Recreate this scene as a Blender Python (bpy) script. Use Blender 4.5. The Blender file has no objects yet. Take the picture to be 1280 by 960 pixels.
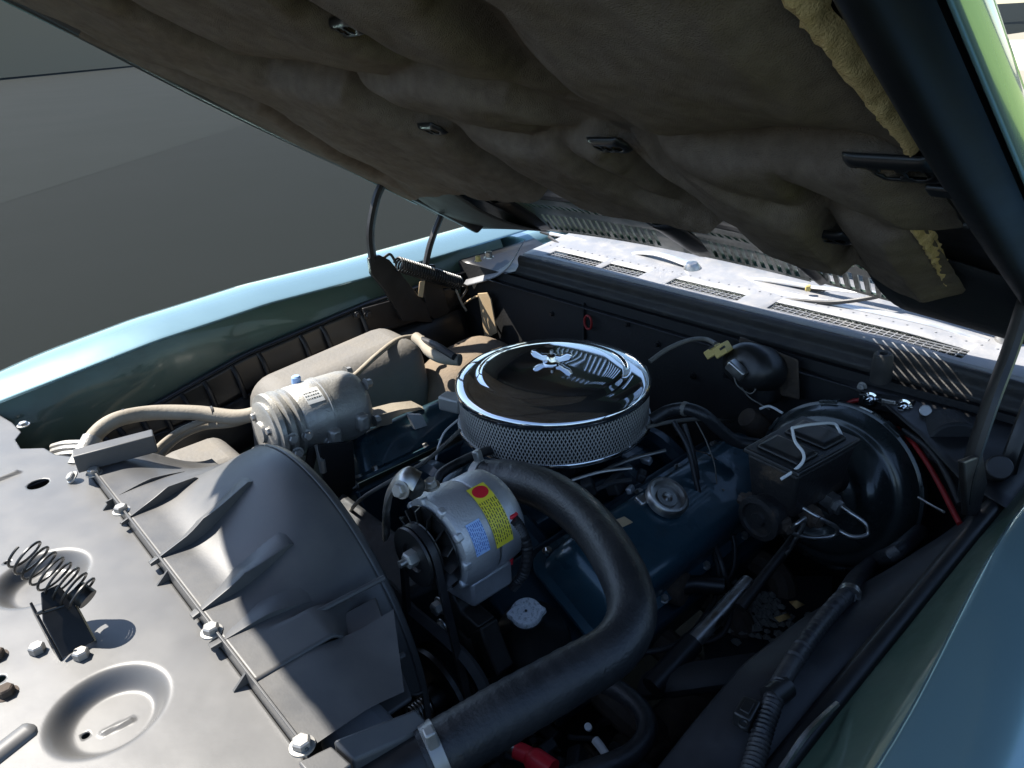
import bpy, math, random
from mathutils import Vector, Matrix, noise
random.seed(7)
SC = bpy.context.scene
COL = SC.collection

# ------------------------------------------------------------------ camera, sky, sun, exposure
CX = Vector((905, 390, -931)).normalized()
CY = Vector((1180, -516, 931)); CY = (CY - CY.dot(CX) * CX).normalized()
CZ = CX.cross(CY)
EYE = Vector((.870, -.838, 1.501)); FPX = 931.0
cam_d = bpy.data.cameras.new('camera'); cam = bpy.data.objects.new('camera', cam_d); COL.objects.link(cam)
R = Matrix(((CX[0], -CX[1], -CX[2]), (CY[0], -CY[1], -CY[2]), (CZ[0], -CZ[1], -CZ[2])))
cam.matrix_world = Matrix.Translation(EYE) @ R.to_4x4()
cam_d.sensor_fit = 'HORIZONTAL'; cam_d.sensor_width = 36; cam_d.lens = 36 * FPX / 1280
cam_d.clip_start = .02; cam_d.clip_end = 500
SC.camera = cam

SUN = Vector((.75, .30, -1)).normalized()          # direction the light travels
elev = math.asin(-SUN.z); az = math.atan2(-SUN.x, -SUN.y)
world = bpy.data.worlds.new('World'); SC.world = world; world.use_nodes = True
wn = world.node_tree.nodes; wl = world.node_tree.links
sky = wn.new('ShaderNodeTexSky'); sky.sky_type = 'NISHITA'; sky.sun_disc = False
sky.ozone_density = 2.2; sky.dust_density = .4; sky.sun_elevation = elev; sky.sun_rotation = az
wl.new(sky.outputs[0], wn['Background'].inputs[0]); wn['Background'].inputs[1].default_value = .105
sd = bpy.data.lights.new('sun', 'SUN'); sun = bpy.data.objects.new('sun', sd); COL.objects.link(sun)
sd.energy = 4.8; sd.angle = math.radians(.5); sd.color = (1, .945, .86)
sun.rotation_euler = SUN.to_track_quat('-Z', 'Y').to_euler(); sun.location = (-3, -1.5, 5)
SC.view_settings.view_transform = 'Standard'; SC.view_settings.look = 'None'
SC.view_settings.exposure = 1.3; SC.view_settings.gamma = 1
SC.cycles.use_denoising = True
SC.cycles.max_bounces = 8; SC.cycles.caustics_reflective = False; SC.cycles.caustics_refractive = False
SC.cycles.sample_clamp_indirect = 4

# ------------------------------------------------------------------ measuring
def ray(px, py):
    v = Vector((px - 640, py - 480, FPX)) / FPX
    return Vector((CX.dot(v), CY.dot(v), CZ.dot(v)))
def at(px, py, x=None, y=None, z=None, d=None):
    r = ray(px, py)
    t = d if d is not None else (x - EYE.x) / r.x if x is not None else (y - EYE.y) / r.y if y is not None else (z - EYE.z) / r.z
    return EYE + r * t
KH = .6154
def crown(x): return .03 * (1 - min(1, (x / .71) ** 2))
def HZ(x, y): return 1.053 + (.331 - y) * KH + crown(x)
HN = Vector((0, KH, 1)).normalized()
def HP(x, y, off=0.): return Vector((x, y, HZ(x, y))) + HN * off
def surf(px, py, f, t0=.15, t1=3.):
    r = ray(px, py); n = 900; s0 = None
    for i in range(n + 1):
        t = t0 + (t1 - t0) * i / n; p = EYE + r * t; s = p.z - f(p.x, p.y)
        if s0 is not None and s * s0 <= 0: return p
        s0 = s
    return EYE + r
def hoodat(px, py): return surf(px, py, HZ)
def sm(a, b, x):
    t = max(0., min(1., (x - a) / (b - a))); return t * t * (3 - 2 * t)
def lerp(a, b, t): return a + (b - a) * t
def interp(tab, x):
    if x <= tab[0][0]: return tab[0][1]
    for (a, b), (c, d) in zip(tab, tab[1:]):
        if x <= c: return b + (d - b) * (x - a) / (c - a)
    return tab[-1][1]

# ------------------------------------------------------------------ materials
def mat(name, col, rough=.5, metal=0., var=.12, vscale=14., dust=0., dustcol=(.30, .26, .20), bump=0., bscale=200., coat=0.,
        spec=.5, dscale=18., rvar=.12, aniso=0., dsharp=(.45, .75)):
    m = bpy.data.materials.new(name); m.use_nodes = True
    nt = m.node_tree; N = nt.nodes; L = nt.links; b = N['Principled BSDF']
    tc = N.new('ShaderNodeTexCoord')
    n1 = N.new('ShaderNodeTexNoise'); n1.inputs['Scale'].default_value = vscale; n1.inputs['Detail'].default_value = 6
    L.new(tc.outputs['Object'], n1.inputs['Vector'])
    mx = N.new('ShaderNodeMix'); mx.data_type = 'RGBA'
    mx.inputs[6].default_value = (*[c * (1 - var) for c in col], 1); mx.inputs[7].default_value = (*[min(1, c * (1 + var)) for c in col], 1)
    L.new(n1.outputs[0], mx.inputs[0]); out = mx.outputs[2]
    rr = N.new('ShaderNodeMapRange'); rr.inputs[3].default_value = max(0.02, rough - rvar); rr.inputs[4].default_value = min(1, rough + rvar)
    L.new(n1.outputs[0], rr.inputs[0]); rout = rr.outputs[0]
    if dust > 0:
        n2 = N.new('ShaderNodeTexNoise'); n2.inputs['Scale'].default_value = dscale; n2.inputs['Detail'].default_value = 9; n2.inputs['Roughness'].default_value = .68
        L.new(tc.outputs['Object'], n2.inputs['Vector'])
        mr = N.new('ShaderNodeMapRange'); mr.inputs[1].default_value = dsharp[0]; mr.inputs[2].default_value = dsharp[1]; mr.inputs[4].default_value = dust
        L.new(n2.outputs[0], mr.inputs[0])
        m2 = N.new('ShaderNodeMix'); m2.data_type = 'RGBA'; L.new(mr.outputs[0], m2.inputs[0]); L.new(out, m2.inputs[6]); m2.inputs[7].default_value = (*dustcol, 1)
        out = m2.outputs[2]
        m3 = N.new('ShaderNodeMix'); L.new(mr.outputs[0], m3.inputs[0]); L.new(rout, m3.inputs[2]); m3.inputs[3].default_value = .85; rout = m3.outputs[0]
        if metal > 0:
            m4 = N.new('ShaderNodeMix'); L.new(mr.outputs[0], m4.inputs[0]); m4.inputs[2].default_value = metal; m4.inputs[3].default_value = 0
            L.new(m4.outputs[0], b.inputs['Metallic'])
    L.new(out, b.inputs['Base Color']); L.new(rout, b.inputs['Roughness'])
    if not (dust > 0 and metal > 0): b.inputs['Metallic'].default_value = metal
    b.inputs['Specular IOR Level'].default_value = spec
    if coat: b.inputs['Coat Weight'].default_value = coat; b.inputs['Coat Roughness'].default_value = .05
    if bump:
        n3 = N.new('ShaderNodeTexNoise'); n3.inputs['Scale'].default_value = bscale; n3.inputs['Detail'].default_value = 5
        L.new(tc.outputs['Object'], n3.inputs['Vector'])
        bp = N.new('ShaderNodeBump'); bp.inputs['Strength'].default_value = bump; bp.inputs['Distance'].default_value = .002
        L.new(n3.outputs[0], bp.inputs['Height']); L.new(bp.outputs[0], b.inputs['Normal'])
    return m
W = {}
W['black'] = mat('black_paint', (.012, .012, .013), .36, dust=.3, dustcol=(.022, .021, .020), bump=.12, bscale=60)
W['gloss'] = mat('gloss_black', (.012, .012, .012), .34, dust=.2, dustcol=(.024, .024, .026), dscale=40)
W['matt'] = mat('matt_black', (.011, .011, .012), .7, dust=.3, dustcol=(.03, .028, .025), bump=.3)
W['apronblack'] = mat('apron_black', (.014, .0145, .017), .48, dust=.6, dustcol=(.055, .055, .058), dscale=9, bump=.45, bscale=40, dsharp=(.45, .8))
W['hingeblack'] = mat('hinge_black', (.016, .014, .013), .42, dust=.4, dustcol=(.045, .04, .036), dscale=30, bump=.2)
W['plastic'] = mat('shroud_plastic', (.072, .073, .075), .40, dust=.4, dustcol=(.17, .155, .13), dscale=9, bump=.05, bscale=420, dsharp=(.40, .85), var=.15)
W['rubber'] = mat('hose_rubber', (.016, .017, .019), .40, dust=.25, dustcol=(.07, .065, .06), bump=.35, bscale=260, dscale=25)
W['belt'] = mat('worn_belt', (.045, .047, .052), .5, dust=.4, dustcol=(.09, .088, .085), dscale=60)
W['wire'] = mat('wire_black', (.018, .018, .02), .45, dust=.5, dustcol=(.09, .08, .07))
W['greywire'] = mat('wire_grey', (.16, .15, .13), .55, dust=.5, dustcol=(.30, .27, .22))
W['tanhose'] = mat('dusty_tan_hose', (.30, .26, .20), .7, dust=.6, dustcol=(.40, .36, .29), bump=.3)
W['chrome'] = mat('chrome', (.72, .73, .75), .05, 1, var=.03, rvar=.03, vscale=5)
W['lidchrome'] = mat('hazy_chrome', (.72, .73, .75), .05, 1, var=.03, rvar=.03, vscale=5, dust=.06, dustcol=(.34, .34, .35), dscale=6, dsharp=(.3, .8))
W['bright'] = mat('bright_arm', (.74, .74, .74), .33, .7, dust=.2, dustcol=(.5, .48, .45), dscale=50)
W['steel'] = mat('steel', (.48, .47, .45), .32, 1, dust=.35, dustcol=(.22, .19, .15), dscale=60)
W['zinc'] = mat('zinc_bolt', (.36, .35, .33), .4, .6, dust=.3, dustcol=(.35, .30, .22), dscale=120)
W['alu'] = mat('cast_aluminium', (.50, .51, .53), .45, .65, dust=.25, dustcol=(.24, .22, .19), bump=.35, bscale=380, dscale=40)
W['dustalu'] = mat('dusty_aluminium', (.42, .41, .38), .42, .6, dust=.6, dustcol=(.24, .215, .17), bump=.35, bscale=300, dscale=22)
W['panel'] = mat('support_panel_paint', (.122, .121, .119), .38, .1, dust=.22, dustcol=(.15, .143, .13), dscale=4, bump=.08, bscale=35, var=.07)
W['blue'] = mat('engine_blue', (.010, .032, .050), .36, .25, dust=.55, dustcol=(.022, .022, .022), dscale=26, bump=.3, bscale=90, coat=.3)
W['teal'] = mat('valve_cover_blue', (.022, .062, .086), .30, .2, dust=.8, dustcol=(.020, .021, .022), dscale=13, bump=.25, bscale=70, coat=.4, dsharp=(.5, .8))
W['block'] = mat('greasy_iron', (.022, .026, .03), .6, .2, dust=.55, dustcol=(.055, .045, .035), dscale=35, bump=.8, bscale=70)
W['paint'] = mat('fender_paint', (.27, .42, .43), .22, .55, var=.03, coat=1., rvar=.04)
W['paintin'] = mat('fender_inner_paint', (.048, .085, .060), .38, .1, dust=.4, dustcol=(.05, .05, .04), coat=.3, dscale=14)
W['felt'] = mat('hood_felt', (.165, .127, .096), .95, var=.45, vscale=60, dust=.75, dustcol=(.26, .212, .165), dscale=10, bump=1., bscale=700, spec=.12)
W['fibre'] = mat('fibreglass', (.78, .53, .25), .95, var=.4, vscale=55, bump=1., bscale=500, dust=.6, dustcol=(.48, .31, .14), dscale=70, spec=.1)
W['tan'] = mat('dusty_case', (.17, .16, .145), .7, var=.25, vscale=9, dust=.7, dustcol=(.23, .20, .155), dscale=8, bump=.5, bscale=120)
W['brown'] = mat('brown_case', (.17, .13, .09), .8, var=.3, vscale=12, dust=.7, dustcol=(.27, .20, .13), dscale=12, bump=.7, bscale=150)
W['cowl'] = mat('cowl_grey', (.24, .245, .26), .42, dust=.6, dustcol=(.42, .39, .35), dscale=20, bump=.25, bscale=120)
W['seal'] = mat('seal_rubber', (.022, .021, .020), .6, dust=.6, dustcol=(.07, .06, .05), dscale=30, bump=.4)
W['rust'] = mat('rusty_iron', (.055, .04, .03), .8, dust=.7, dustcol=(.11, .075, .045), dscale=45, bump=.8, bscale=160)
W['casting'] = mat('grimy_casting', (.014, .013, .013), .55, .1, dust=.85, dustcol=(.12, .078, .045), dscale=14, bump=.8, bscale=160, dsharp=(.56, .70))
W['red'] = mat('red_plastic', (.62, .02, .035), .4, var=.1)
W['darkred'] = mat('dark_red', (.28, .015, .015), .5)
W['yellow'] = mat('yellow_label', (.72, .62, .05), .45, var=.08)
W['yelplastic'] = mat('yellow_connector', (.62, .47, .16), .5, dust=.3, dustcol=(.4, .3, .15))
W['whitelabel'] = mat('white_label', (.75, .75, .72), .5, var=.05)
W['bluelabel'] = mat('blue_label', (.34, .52, .85), .45, var=.08)
W['ink'] = mat('ink', (.03, .03, .03), .6)
W['inkblue'] = mat('ink_blue', (.05, .12, .45), .6)
W['capgrey'] = mat('cap_zinc', (.72, .74, .77), .45, .3, dust=.75, dustcol=(.25, .26, .28), dscale=210, dsharp=(.5, .62))
W['mesh'] = mat('filter_mesh', (.66, .63, .57), .42, .35, var=.1)
W['pleat'] = mat('filter_paper', (.035, .034, .032), .9)
W['booster'] = mat('booster_black', (.030, .038, .039), .27, .3, dust=.35, dustcol=(.07, .075, .07), dscale=16, coat=.4)
W['leaf'] = mat('dry_leaf', (.55, .34, .12), .8, bump=.6)
W['wood'] = mat('dusty_strip', (.52, .38, .22), .75, dust=.5, dustcol=(.6, .48, .32))
W['white'] = mat('white_wire', (.72, .72, .70), .5, dust=.3, dustcol=(.35, .33, .3))
W['asphalt'] = mat('asphalt', (.0125, .0150, .0140), .95, spec=.05, var=.12, vscale=.6, bump=.15, bscale=60)
W['lane'] = mat('worn_asphalt', (.0155, .0185, .0172), .95, spec=.05, var=.08, vscale=.4)
W['wall'] = mat('grey_render', (.25, .205, .14), .9, var=.04, vscale=.4)
W['lawn'] = mat('lawn_green', (.20, .27, .06), .9, var=.3, vscale=1.2)
W['concrete'] = mat('concrete', (.30, .265, .20), .85, var=.08, vscale=.8)
W['leafgreen'] = mat('leaf_green', (.06, .13, .02), .7, var=.4, vscale=4)
W['gravel'] = mat('gravel_stone', (.15, .14, .12), .8, var=.4, vscale=60)
W['roof'] = mat('roof_cream', (.62, .57, .46), .6, bump=.2)
g = bpy.data.materials.new('windshield_glass'); g.use_nodes = True
gb = g.node_tree.nodes['Principled BSDF']; gb.inputs['Base Color'].default_value = (.75, .85, .82, 1); gb.inputs['Roughness'].default_value = .03
gb.inputs['Transmission Weight'].default_value = 1; gb.inputs['IOR'].default_value = 1.45
W['glass'] = g

# ------------------------------------------------------------------ builders
ORG = {}
def tag(o, label=None, cat=None, group=None, kind=None):
    if label: o['label'] = label
    if cat: o['category'] = cat
    if group: o['group'] = group
    if kind: o['kind'] = kind
    return o
def thing(name, label, cat, loc=(0, 0, 0), group=None):
    o = bpy.data.objects.new(name, None); COL.objects.link(o); o.location = loc; o.empty_display_size = .02
    ORG[o.name] = Vector(loc); return tag(o, label, cat, group)
def frame(axis, up=None):
    z = Vector(axis).normalized(); u = Vector(up) if up is not None else (Vector((0, 0, 1)) if abs(z.z) < .9 else Vector((1, 0, 0)))
    x = u.cross(z).normalized(); y = z.cross(x)
    return Matrix((x, y, z)).transposed()
def spline(pts, n=10):
    P = [Vector(p) for p in pts]
    if len(P) < 3 or n <= 1: return P
    out = []
    for i in range(len(P) - 1):
        p0 = P[i - 1] if i else P[0] * 2 - P[1]; p1 = P[i]; p2 = P[i + 1]; p3 = P[i + 2] if i + 2 < len(P) else P[-1] * 2 - P[-2]
        for k in range(n):
            t = k / n
            out.append(.5 * ((2 * p1) + (p2 - p0) * t + (2 * p0 - 5 * p1 + 4 * p2 - p3) * t * t + (3 * p1 - p0 - 3 * p2 + p3) * t ** 3))
    out.append(P[-1]); return out
class MB:
    def __init__(s): s.v = []; s.f = []
    def add(s, vs, fs):
        o = len(s.v); s.v += [Vector(v) for v in vs]; s.f += [tuple(i + o for i in f) for f in fs]; return s
    def box(s, c, size, rot=None):
        hx, hy, hz = [k / 2 for k in size]; vs = [Vector((a * hx, b * hy, d * hz)) for a in (-1, 1) for b in (-1, 1) for d in (-1, 1)]
        if rot is not None: vs = [rot @ v for v in vs]
        return s.add([v + Vector(c) for v in vs], [(0, 1, 3, 2), (4, 6, 7, 5), (0, 4, 5, 1), (2, 3, 7, 6), (0, 2, 6, 4), (1, 5, 7, 3)])
    def hexa(s, lo, hi):
        """8 corners: lo = 4 points, hi = 4 points above them"""
        return s.add(list(lo) + list(hi), [(3, 2, 1, 0), (4, 5, 6, 7), (0, 1, 5, 4), (1, 2, 6, 5), (2, 3, 7, 6), (3, 0, 4, 7)])
    def lathe(s, prof, o, axis, seg=32, up=None, sx=1, sy=1):
        M = frame(axis, up); vs = []; fs = []; n = len(prof)
        for i in range(seg):
            a = 2 * math.pi * i / seg; ca, sa = math.cos(a), math.sin(a)
            for r, h in prof: vs.append(M @ Vector((r * ca * sx, r * sa * sy, h)) + Vector(o))
        for i in range(seg):
            j = (i + 1) % seg
            for k in range(n - 1): fs.append((i * n + k, j * n + k, j * n + k + 1, i * n + k + 1))
        if prof[0][0] > 1e-6: fs.append(tuple(i * n for i in range(seg))[::-1])
        if prof[-1][0] > 1e-6: fs.append(tuple(i * n + n - 1 for i in range(seg)))
        return s.add(vs, fs)
    def cyl(s, a, b, r, r2=None, seg=20):
        a = Vector(a); b = Vector(b); r2 = r if r2 is None else r2
        return s.lathe([(r, 0), (r2, (b - a).length)], a, b - a, seg)
    def tube(s, pts, r, seg=10, n=10, rf=None, closed=False, flat=1.):
        P = spline(pts, n); m = len(P); vs = []; fs = []; up = None
        acc = [0.]
        for i in range(1, m): acc.append(acc[-1] + (P[i] - P[i - 1]).length)
        for i, p in enumerate(P):
            d = (P[min(i + 1, m - 1)] - P[max(i - 1, 0)]).normalized()
            if up is None: up = d.orthogonal().normalized() if abs(d.z) > .9 else Vector((0, 0, 1))
            x = up.cross(d).normalized(); up = d.cross(x)
            rr = (r(i / (m - 1)) if callable(r) else r) * (rf(acc[i]) if rf else 1)
            for k in range(seg):
                a = 2 * math.pi * k / seg; vs.append(p + (x * math.cos(a) + up * math.sin(a) * flat) * rr)
        for i in range(m - 1):
            for k in range(seg):
                q = (k + 1) % seg; fs.append((i * seg + k, i * seg + q, (i + 1) * seg + q, (i + 1) * seg + k))
        fs.append(tuple(range(seg))[::-1]); fs.append(tuple((m - 1) * seg + k for k in range(seg)))
        return s.add(vs, fs)
    def grid(s, f, nu, nv, keep=None):
        vs = [f(i / nu, j / nv) for i in range(nu + 1) for j in range(nv + 1)]; fs = []
        for i in range(nu):
            for j in range(nv):
                if keep is None or keep((i + .5) / nu, (j + .5) / nv): fs.append((i * (nv + 1) + j, (i + 1) * (nv + 1) + j, (i + 1) * (nv + 1) + j + 1, i * (nv + 1) + j + 1))
        return s.add(vs, fs)
    def prism(s, poly, o, ax, ay, az, depth):
        o, ax, ay, az = map(Vector, (o, ax, ay, az)); n = len(poly)
        b = [o + ax * p[0] + ay * p[1] for p in poly]; t = [p + az * depth for p in b]
        return s.add(b + t, [tuple(range(n))[::-1], tuple(range(n, 2 * n))] + [(i, (i + 1) % n, (i + 1) % n + n, i + n) for i in range(n)])
    def build(s, name, m, parent=None, bevel=0., smooth=35, solid=0., sub=0, seg=2, kind=None):
        me = bpy.data.meshes.new(name); o = bpy.data.objects.new(name, me)
        org = ORG.get(parent.name, Vector()) if parent else Vector()
        me.from_pydata([tuple(v - org) for v in s.v], [], s.f); me.update()
        if m: me.materials.append(W[m])
        if smooth:
            for p in me.polygons: p.use_smooth = True
            me.set_sharp_from_angle(angle=math.radians(smooth))
        COL.objects.link(o)
        if parent: o.parent = parent; ORG[o.name] = org
        if solid:
            md = o.modifiers.new('thickness', 'SOLIDIFY'); md.thickness = solid; md.offset = 0
        if bevel:
            md = o.modifiers.new('bevel', 'BEVEL'); md.width = bevel; md.segments = seg; md.limit_method = 'ANGLE'; md.angle_limit = math.radians(40)
        if sub:
            md = o.modifiers.new('smooth', 'SUBSURF'); md.levels = sub; md.render_levels = sub
        if kind: o['kind'] = kind
        return o
def one(name, mb, m, label, cat, group=None, **k):
    return tag(mb.build(name, m, None, **k), label, cat, group)
def recentre(o):
    """put a one-mesh thing's origin at the bottom of its own bounds"""
    me = o.data; c = Vector((sum(v.co.x for v in me.vertices), sum(v.co.y for v in me.vertices), 0)) / max(1, len(me.vertices)); c.z = min(v.co.z for v in me.vertices)
    me.transform(Matrix.Translation(-c)); o.location = c
def hexbolt(parent, p, axis, r=.009, h=.008, m='zinc', washer=True, name='bolt'):
    a = Vector(axis).normalized(); p = Vector(p); b = MB()
    if washer: b.lathe([(r * 1.36, 0), (r * 1.32, .0018), (r * .9, .0022)], p, a, 24)
    b.lathe([(r, .0015), (r, h), (r * .8, h + .0015), (0.0001, h + .0016)], p, a, 6)
    return b.build(name, m, parent, smooth=25)
def dashes(parent, fn, rows, cols, m='ink', lift=.0004, name='print', seed=1, h=.45):
    """lines of tiny print laid on the label surface fn(u, v)"""
    rnd = random.Random(seed); b = MB()
    for i in range(rows):
        v0 = (i + .5 - h / 2) / rows; v1 = (i + .5 + h / 2) / rows; u = .06
        while u < .9:
            w = rnd.uniform(.6, 2.4) / cols; e = min(u + w, .94)
            b.add([fn(u, v0, lift), fn(e, v0, lift), fn(e, v1, lift), fn(u, v1, lift)], [(0, 1, 2, 3)]); u = e + .7 / cols
    return b.build(name, m, parent, smooth=0)

# ================================================================== SETTING
gm = MB().grid(lambda u, v: Vector((lerp(-300, 300, u), lerp(-300, 300, v), 0)), 2, 2)
tag(gm.build('ground', 'asphalt'), kind='structure')
# a paler lane crosses the asphalt on the passenger side, with a long wall far behind it
a = at(0, 255, z=0); b = at(340, 145, z=0); dv = (b - a).normalized(); nrm = Vector((-dv.y, dv.x, 0))
if nrm.x > 0: nrm = -nrm
p0 = a - dv * 80; p1 = a + dv * 90
q = [p0, p1, p1 + nrm * 41.9, p0 + nrm * 41.9]
tag(MB().add([k + Vector((0, 0, .0015)) for k in q], [(0, 1, 2, 3)]).build('side_lane', 'lane', smooth=0), kind='structure')
w0 = a + nrm * 42 - dv * 80; w1 = a + nrm * 42 + dv * 90; wv = [w0, w1, w1 + nrm * .3, w0 + nrm * .3]
tag(MB().hexa(wv, [k + Vector((0, 0, 7)) for k in wv]).build('boundary_wall', 'wall', smooth=0), 'plain dark grey rendered wall far beyond the asphalt', 'wall')
tag(MB().box((0, 33, .004), (24, 50, .008)).build('driveway', 'concrete', smooth=0), kind='structure')
tag(MB().box((9.0, 30, .012), (13, 60, .008)).build('lawn', 'lawn', smooth=0), kind='structure')

# ================================================================== HOOD (open, over the engine bay)
hood = thing('hood', 'open black-lined hood raised over the engine bay, sagging brown felt under it', 'hood', (0, .33, 1.05))
YF = -.95
def yr(x): return .352 + .12 * x * x
def yi(x): return .060 + .28 * x * x
def front(x): return YF + .10 * (abs(x) / .71) ** 4
# painted outer skin
def fskin(u, v):
    x = lerp(-.708, .708, u); y = lerp(front(x), yr(x) - .150, v); e = abs(x) / .708
    return HP(x, y, .052 - .024 * sm(.9, 1, e))
skin = MB().grid(fskin, 40, 30).build('outer_skin', 'paint', hood, solid=.002)
# folded side edges of the skin
for sg in (-1, 1):
    def fe(u, v):
        y = lerp(front(.71), .23, u); a = v * math.pi
        return HP(sg * (.706 + .006 * math.sin(a)), y, lerp(.03, -.002, v))
    MB().grid(fe, 30, 6).build('skin_hem', 'paint', hood, solid=.0015)
# rear strip of the skin with two rows of air slots
SL = [lerp(-.32, -.005, i / 17) for i in range(18)] + [lerp(.122, .276, i / 10) for i in range(11)] + [lerp(.318, .436, i / 7) for i in range(8)]
SLANT = lambda x: -.60 + .35 * sm(-.3, .4, x)
def slotgrid(xa, xb, SL):
    b = MB(); ys = [-.165, -.135, -.118, -.084, -.060, -.036, -.012, 0.]; n = len(ys)
    xs = [xa]
    for s_ in SL: xs += [s_ - .0042, s_ + .0042]
    xs.append(xb); fine = []
    for a0, a1 in zip(xs, xs[1:]):
        m_ = max(1, int((a1 - a0) / .03)); fine += [a0 + (a1 - a0) * k / m_ for k in range(m_)]
    fine.append(xs[-1]); vs = []; fs = []
    for xx in fine:
        for yy in ys:
            x_ = xx + (yy + .084) * SLANT(xx) * (1 if yy > -.09 else 0) * (1 - sm(.45, .56, abs(xx)))
            vs.append(HP(x_, yr(x_) + yy, .030 - .10 * max(0, yy + .10)))
    for i in range(len(fine) - 1):
        c = (fine[i] + fine[i + 1]) / 2; hit = any(abs(c - s_) < .002 for s_ in SL)
        for j in range(n - 1):
            if hit and j in (1, 3, 4, 5): continue
            fs.append((i * n + j, (i + 1) * n + j, (i + 1) * n + j + 1, i * n + j + 1))
    return b.add(vs, fs)
slotgrid(-.56, .297, [q for q in SL if q < .297]).build('slotted_vent', 'paintin', hood, solid=.009, smooth=0)
slotgrid(.297, .56, [q for q in SL if q > .297]).build('slotted_vent', 'paintin', hood, solid=.0035, smooth=0)
MB().grid(lambda u, v: HP(lerp(-.698, .698, u), lerp(front(.698) + .01, yr(.3) - .16, v), .026), 20, 20).build('inner_liner', 'black', hood)
for sg in (-1, 1): MB().grid(lambda u, v: HP(sg * .7005, lerp(front(.7) + .01, .40, u), lerp(.03, -.001, v)), 20, 2).build('edge_liner', 'black', hood)
# black inner panel behind the felt: cross band, bridges and rear rim
def fband(u, v):
    x = lerp(-.70, .70, u); y = lerp(yi(x) - .06, yr(x) - .158, v)
    return HP(x, y, .030 - .014 * math.sin(v * math.pi) ** 2)
MB().grid(fband, 50, 10).build('rear_frame_band', 'black', hood, solid=.002)
for xc, hw in ((-.40, .05), (.058, .040), (.297, .012), (.485, .03)):
    def fb(u, v):
        x = xc + lerp(-hw, hw, u); y = lerp(yr(x) - .158, yr(x) - .012, v)
        return HP(x, y, .024 - .012 * math.sin(u * math.pi))
    MB().grid(fb, 8, 6).build('frame_bridge', 'black', hood, solid=.002)
for sg in (-1, 1):
    def fs_(u, v):          # wide black corner wings at the rear
        x = sg * lerp(.465 if sg > 0 else .40, .704, u); y = lerp(yi(x) - .07, yr(x) + .012, v)
        return HP(x, y, .018 - .030 * math.sin(v * math.pi) * (1 - .3 * u))
    MB().grid(fs_, 10, 12).build('corner_wing', 'matt', hood, solid=.002)
    def fbm(u, v):          # rounded side rail
        y = lerp(front(.7) + .01, yr(.70) - .03, u); x = sg * lerp(.622, .704, v); w = v
        dip = .030 - .040 * sm(0, .45, w) * (1 - .55 * sm(.55, 1, w)) + .004 * math.sin(u * 9)
        return HP(x, y, dip)
    MB().grid(fbm, 50, 18).build('side_rail', 'gloss', hood, solid=.002)
# felt blanket with folds running between its clips
FOLD = [[(172, 0), (270, 52), (330, 82), (424, 98), (456, 116), (520, 148), (561, 165), (610, 195), (685, 236)],
        [(400, 8), (460, 48), (524, 88), (632, 116), (715, 161), (745, 172)],
        [(565, 0), (662, 101), (692, 120), (745, 154), (775, 172)],
        [(775, 161), (842, 180), (875, 182), (957, 182), (1077, 187), (1130, 200)],
        [(775, 191), (880, 266)], [(800, 214), (856, 255), (882, 268)], [(1010, 247), (1032, 277), (1062, 319)],
        [(424, 98), (480, 94), (524, 88)], [(569, 157), (662, 172), (737, 165)], [(40, 10), (180, 70), (330, 128), (480, 215)], [(700, 178), (800, 235), (860, 262)],
        [(960, 240), (1020, 262), (1090, 275)]]
FO = []
for i, pl in enumerate(FOLD):
    q = [hoodat(*p) for p in pl]; FO.append(([(p.x, p.y) for p in q], [.020, .017, .022, .014, .013, .012, .016, .009, .010, .012, .009, .008][i]))
def segd(px, py, ax, ay, bx, by):
    dx, dy = bx - ax, by - ay; l = dx * dx + dy * dy or 1e-9; t = max(0, min(1, ((px - ax) * dx + (py - ay) * dy) / l))
    ex, ey = px - ax - dx * t, py - ay - dy * t
    return math.hypot(ex, ey), (dx * ey - dy * ex)
def felt_off(x, y):
    w = 0.
    xx = x + .010 * noise.noise(Vector((x * 9, y * 9, 4))); yy = y + .010 * noise.noise(Vector((x * 9, y * 9, 14)))
    for pl, dep in FO:
        best = 9; sd_ = 0
        for (ax, ay), (bx, by) in zip(pl, pl[1:]):
            d, sgn = segd(xx, yy, ax, ay, bx, by); sgn /= math.hypot(bx - ax, by - ay) + 1e-9
            if d < best - 1e-7 or (abs(d - best) <= 1e-7 and abs(sgn) > abs(sd_)): best = d; sd_ = sgn
        if best < .2:
            wd = lerp(.042, .009, sm(-.008, .008, sd_))
            w += 2.9 * dep * math.exp(-(best / wd) ** 1.15)
    n = noise.fractal(Vector((x * 5, y * 5, 1.3)), 1, 2.1, 4) * .007 + noise.noise(Vector((x * 22, y * 14, 7))) * .003 + noise.noise(Vector((x * 60, y * 34, 3))) * .0009
    return min(-.026 + w + 1.3 * n, .024 - .008 * math.exp(-max(0, w - .03) * 40))
def xe(y): return interp([(-.95, .60), (-.395, .620), (-.235, .634), (-.205, .632), (-.185, .592), (-.04, .585), (.13, .568)], y) + .002 * noise.noise(Vector((0, y * 60, 2)))
def ffelt(u, v):
    # u across, v fore-aft; edges wander like torn felt
    y0 = lerp(front(.6) + .02, 0, v); x = lerp(-.665, xe(y0), u); y = lerp(front(x) + .02, yi(x) + .004 * noise.noise(Vector((x * 30, 0, 9))), v)
    o = felt_off(x, y) * (.35 + .65 * min(1, u * 9)); ed = min(1, (1 - u) * 30); return HP(x, y, lerp(.004, o, ed))
MB().grid(ffelt, 320, 250).build('felt_blanket', 'felt', hood, smooth=60)
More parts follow.
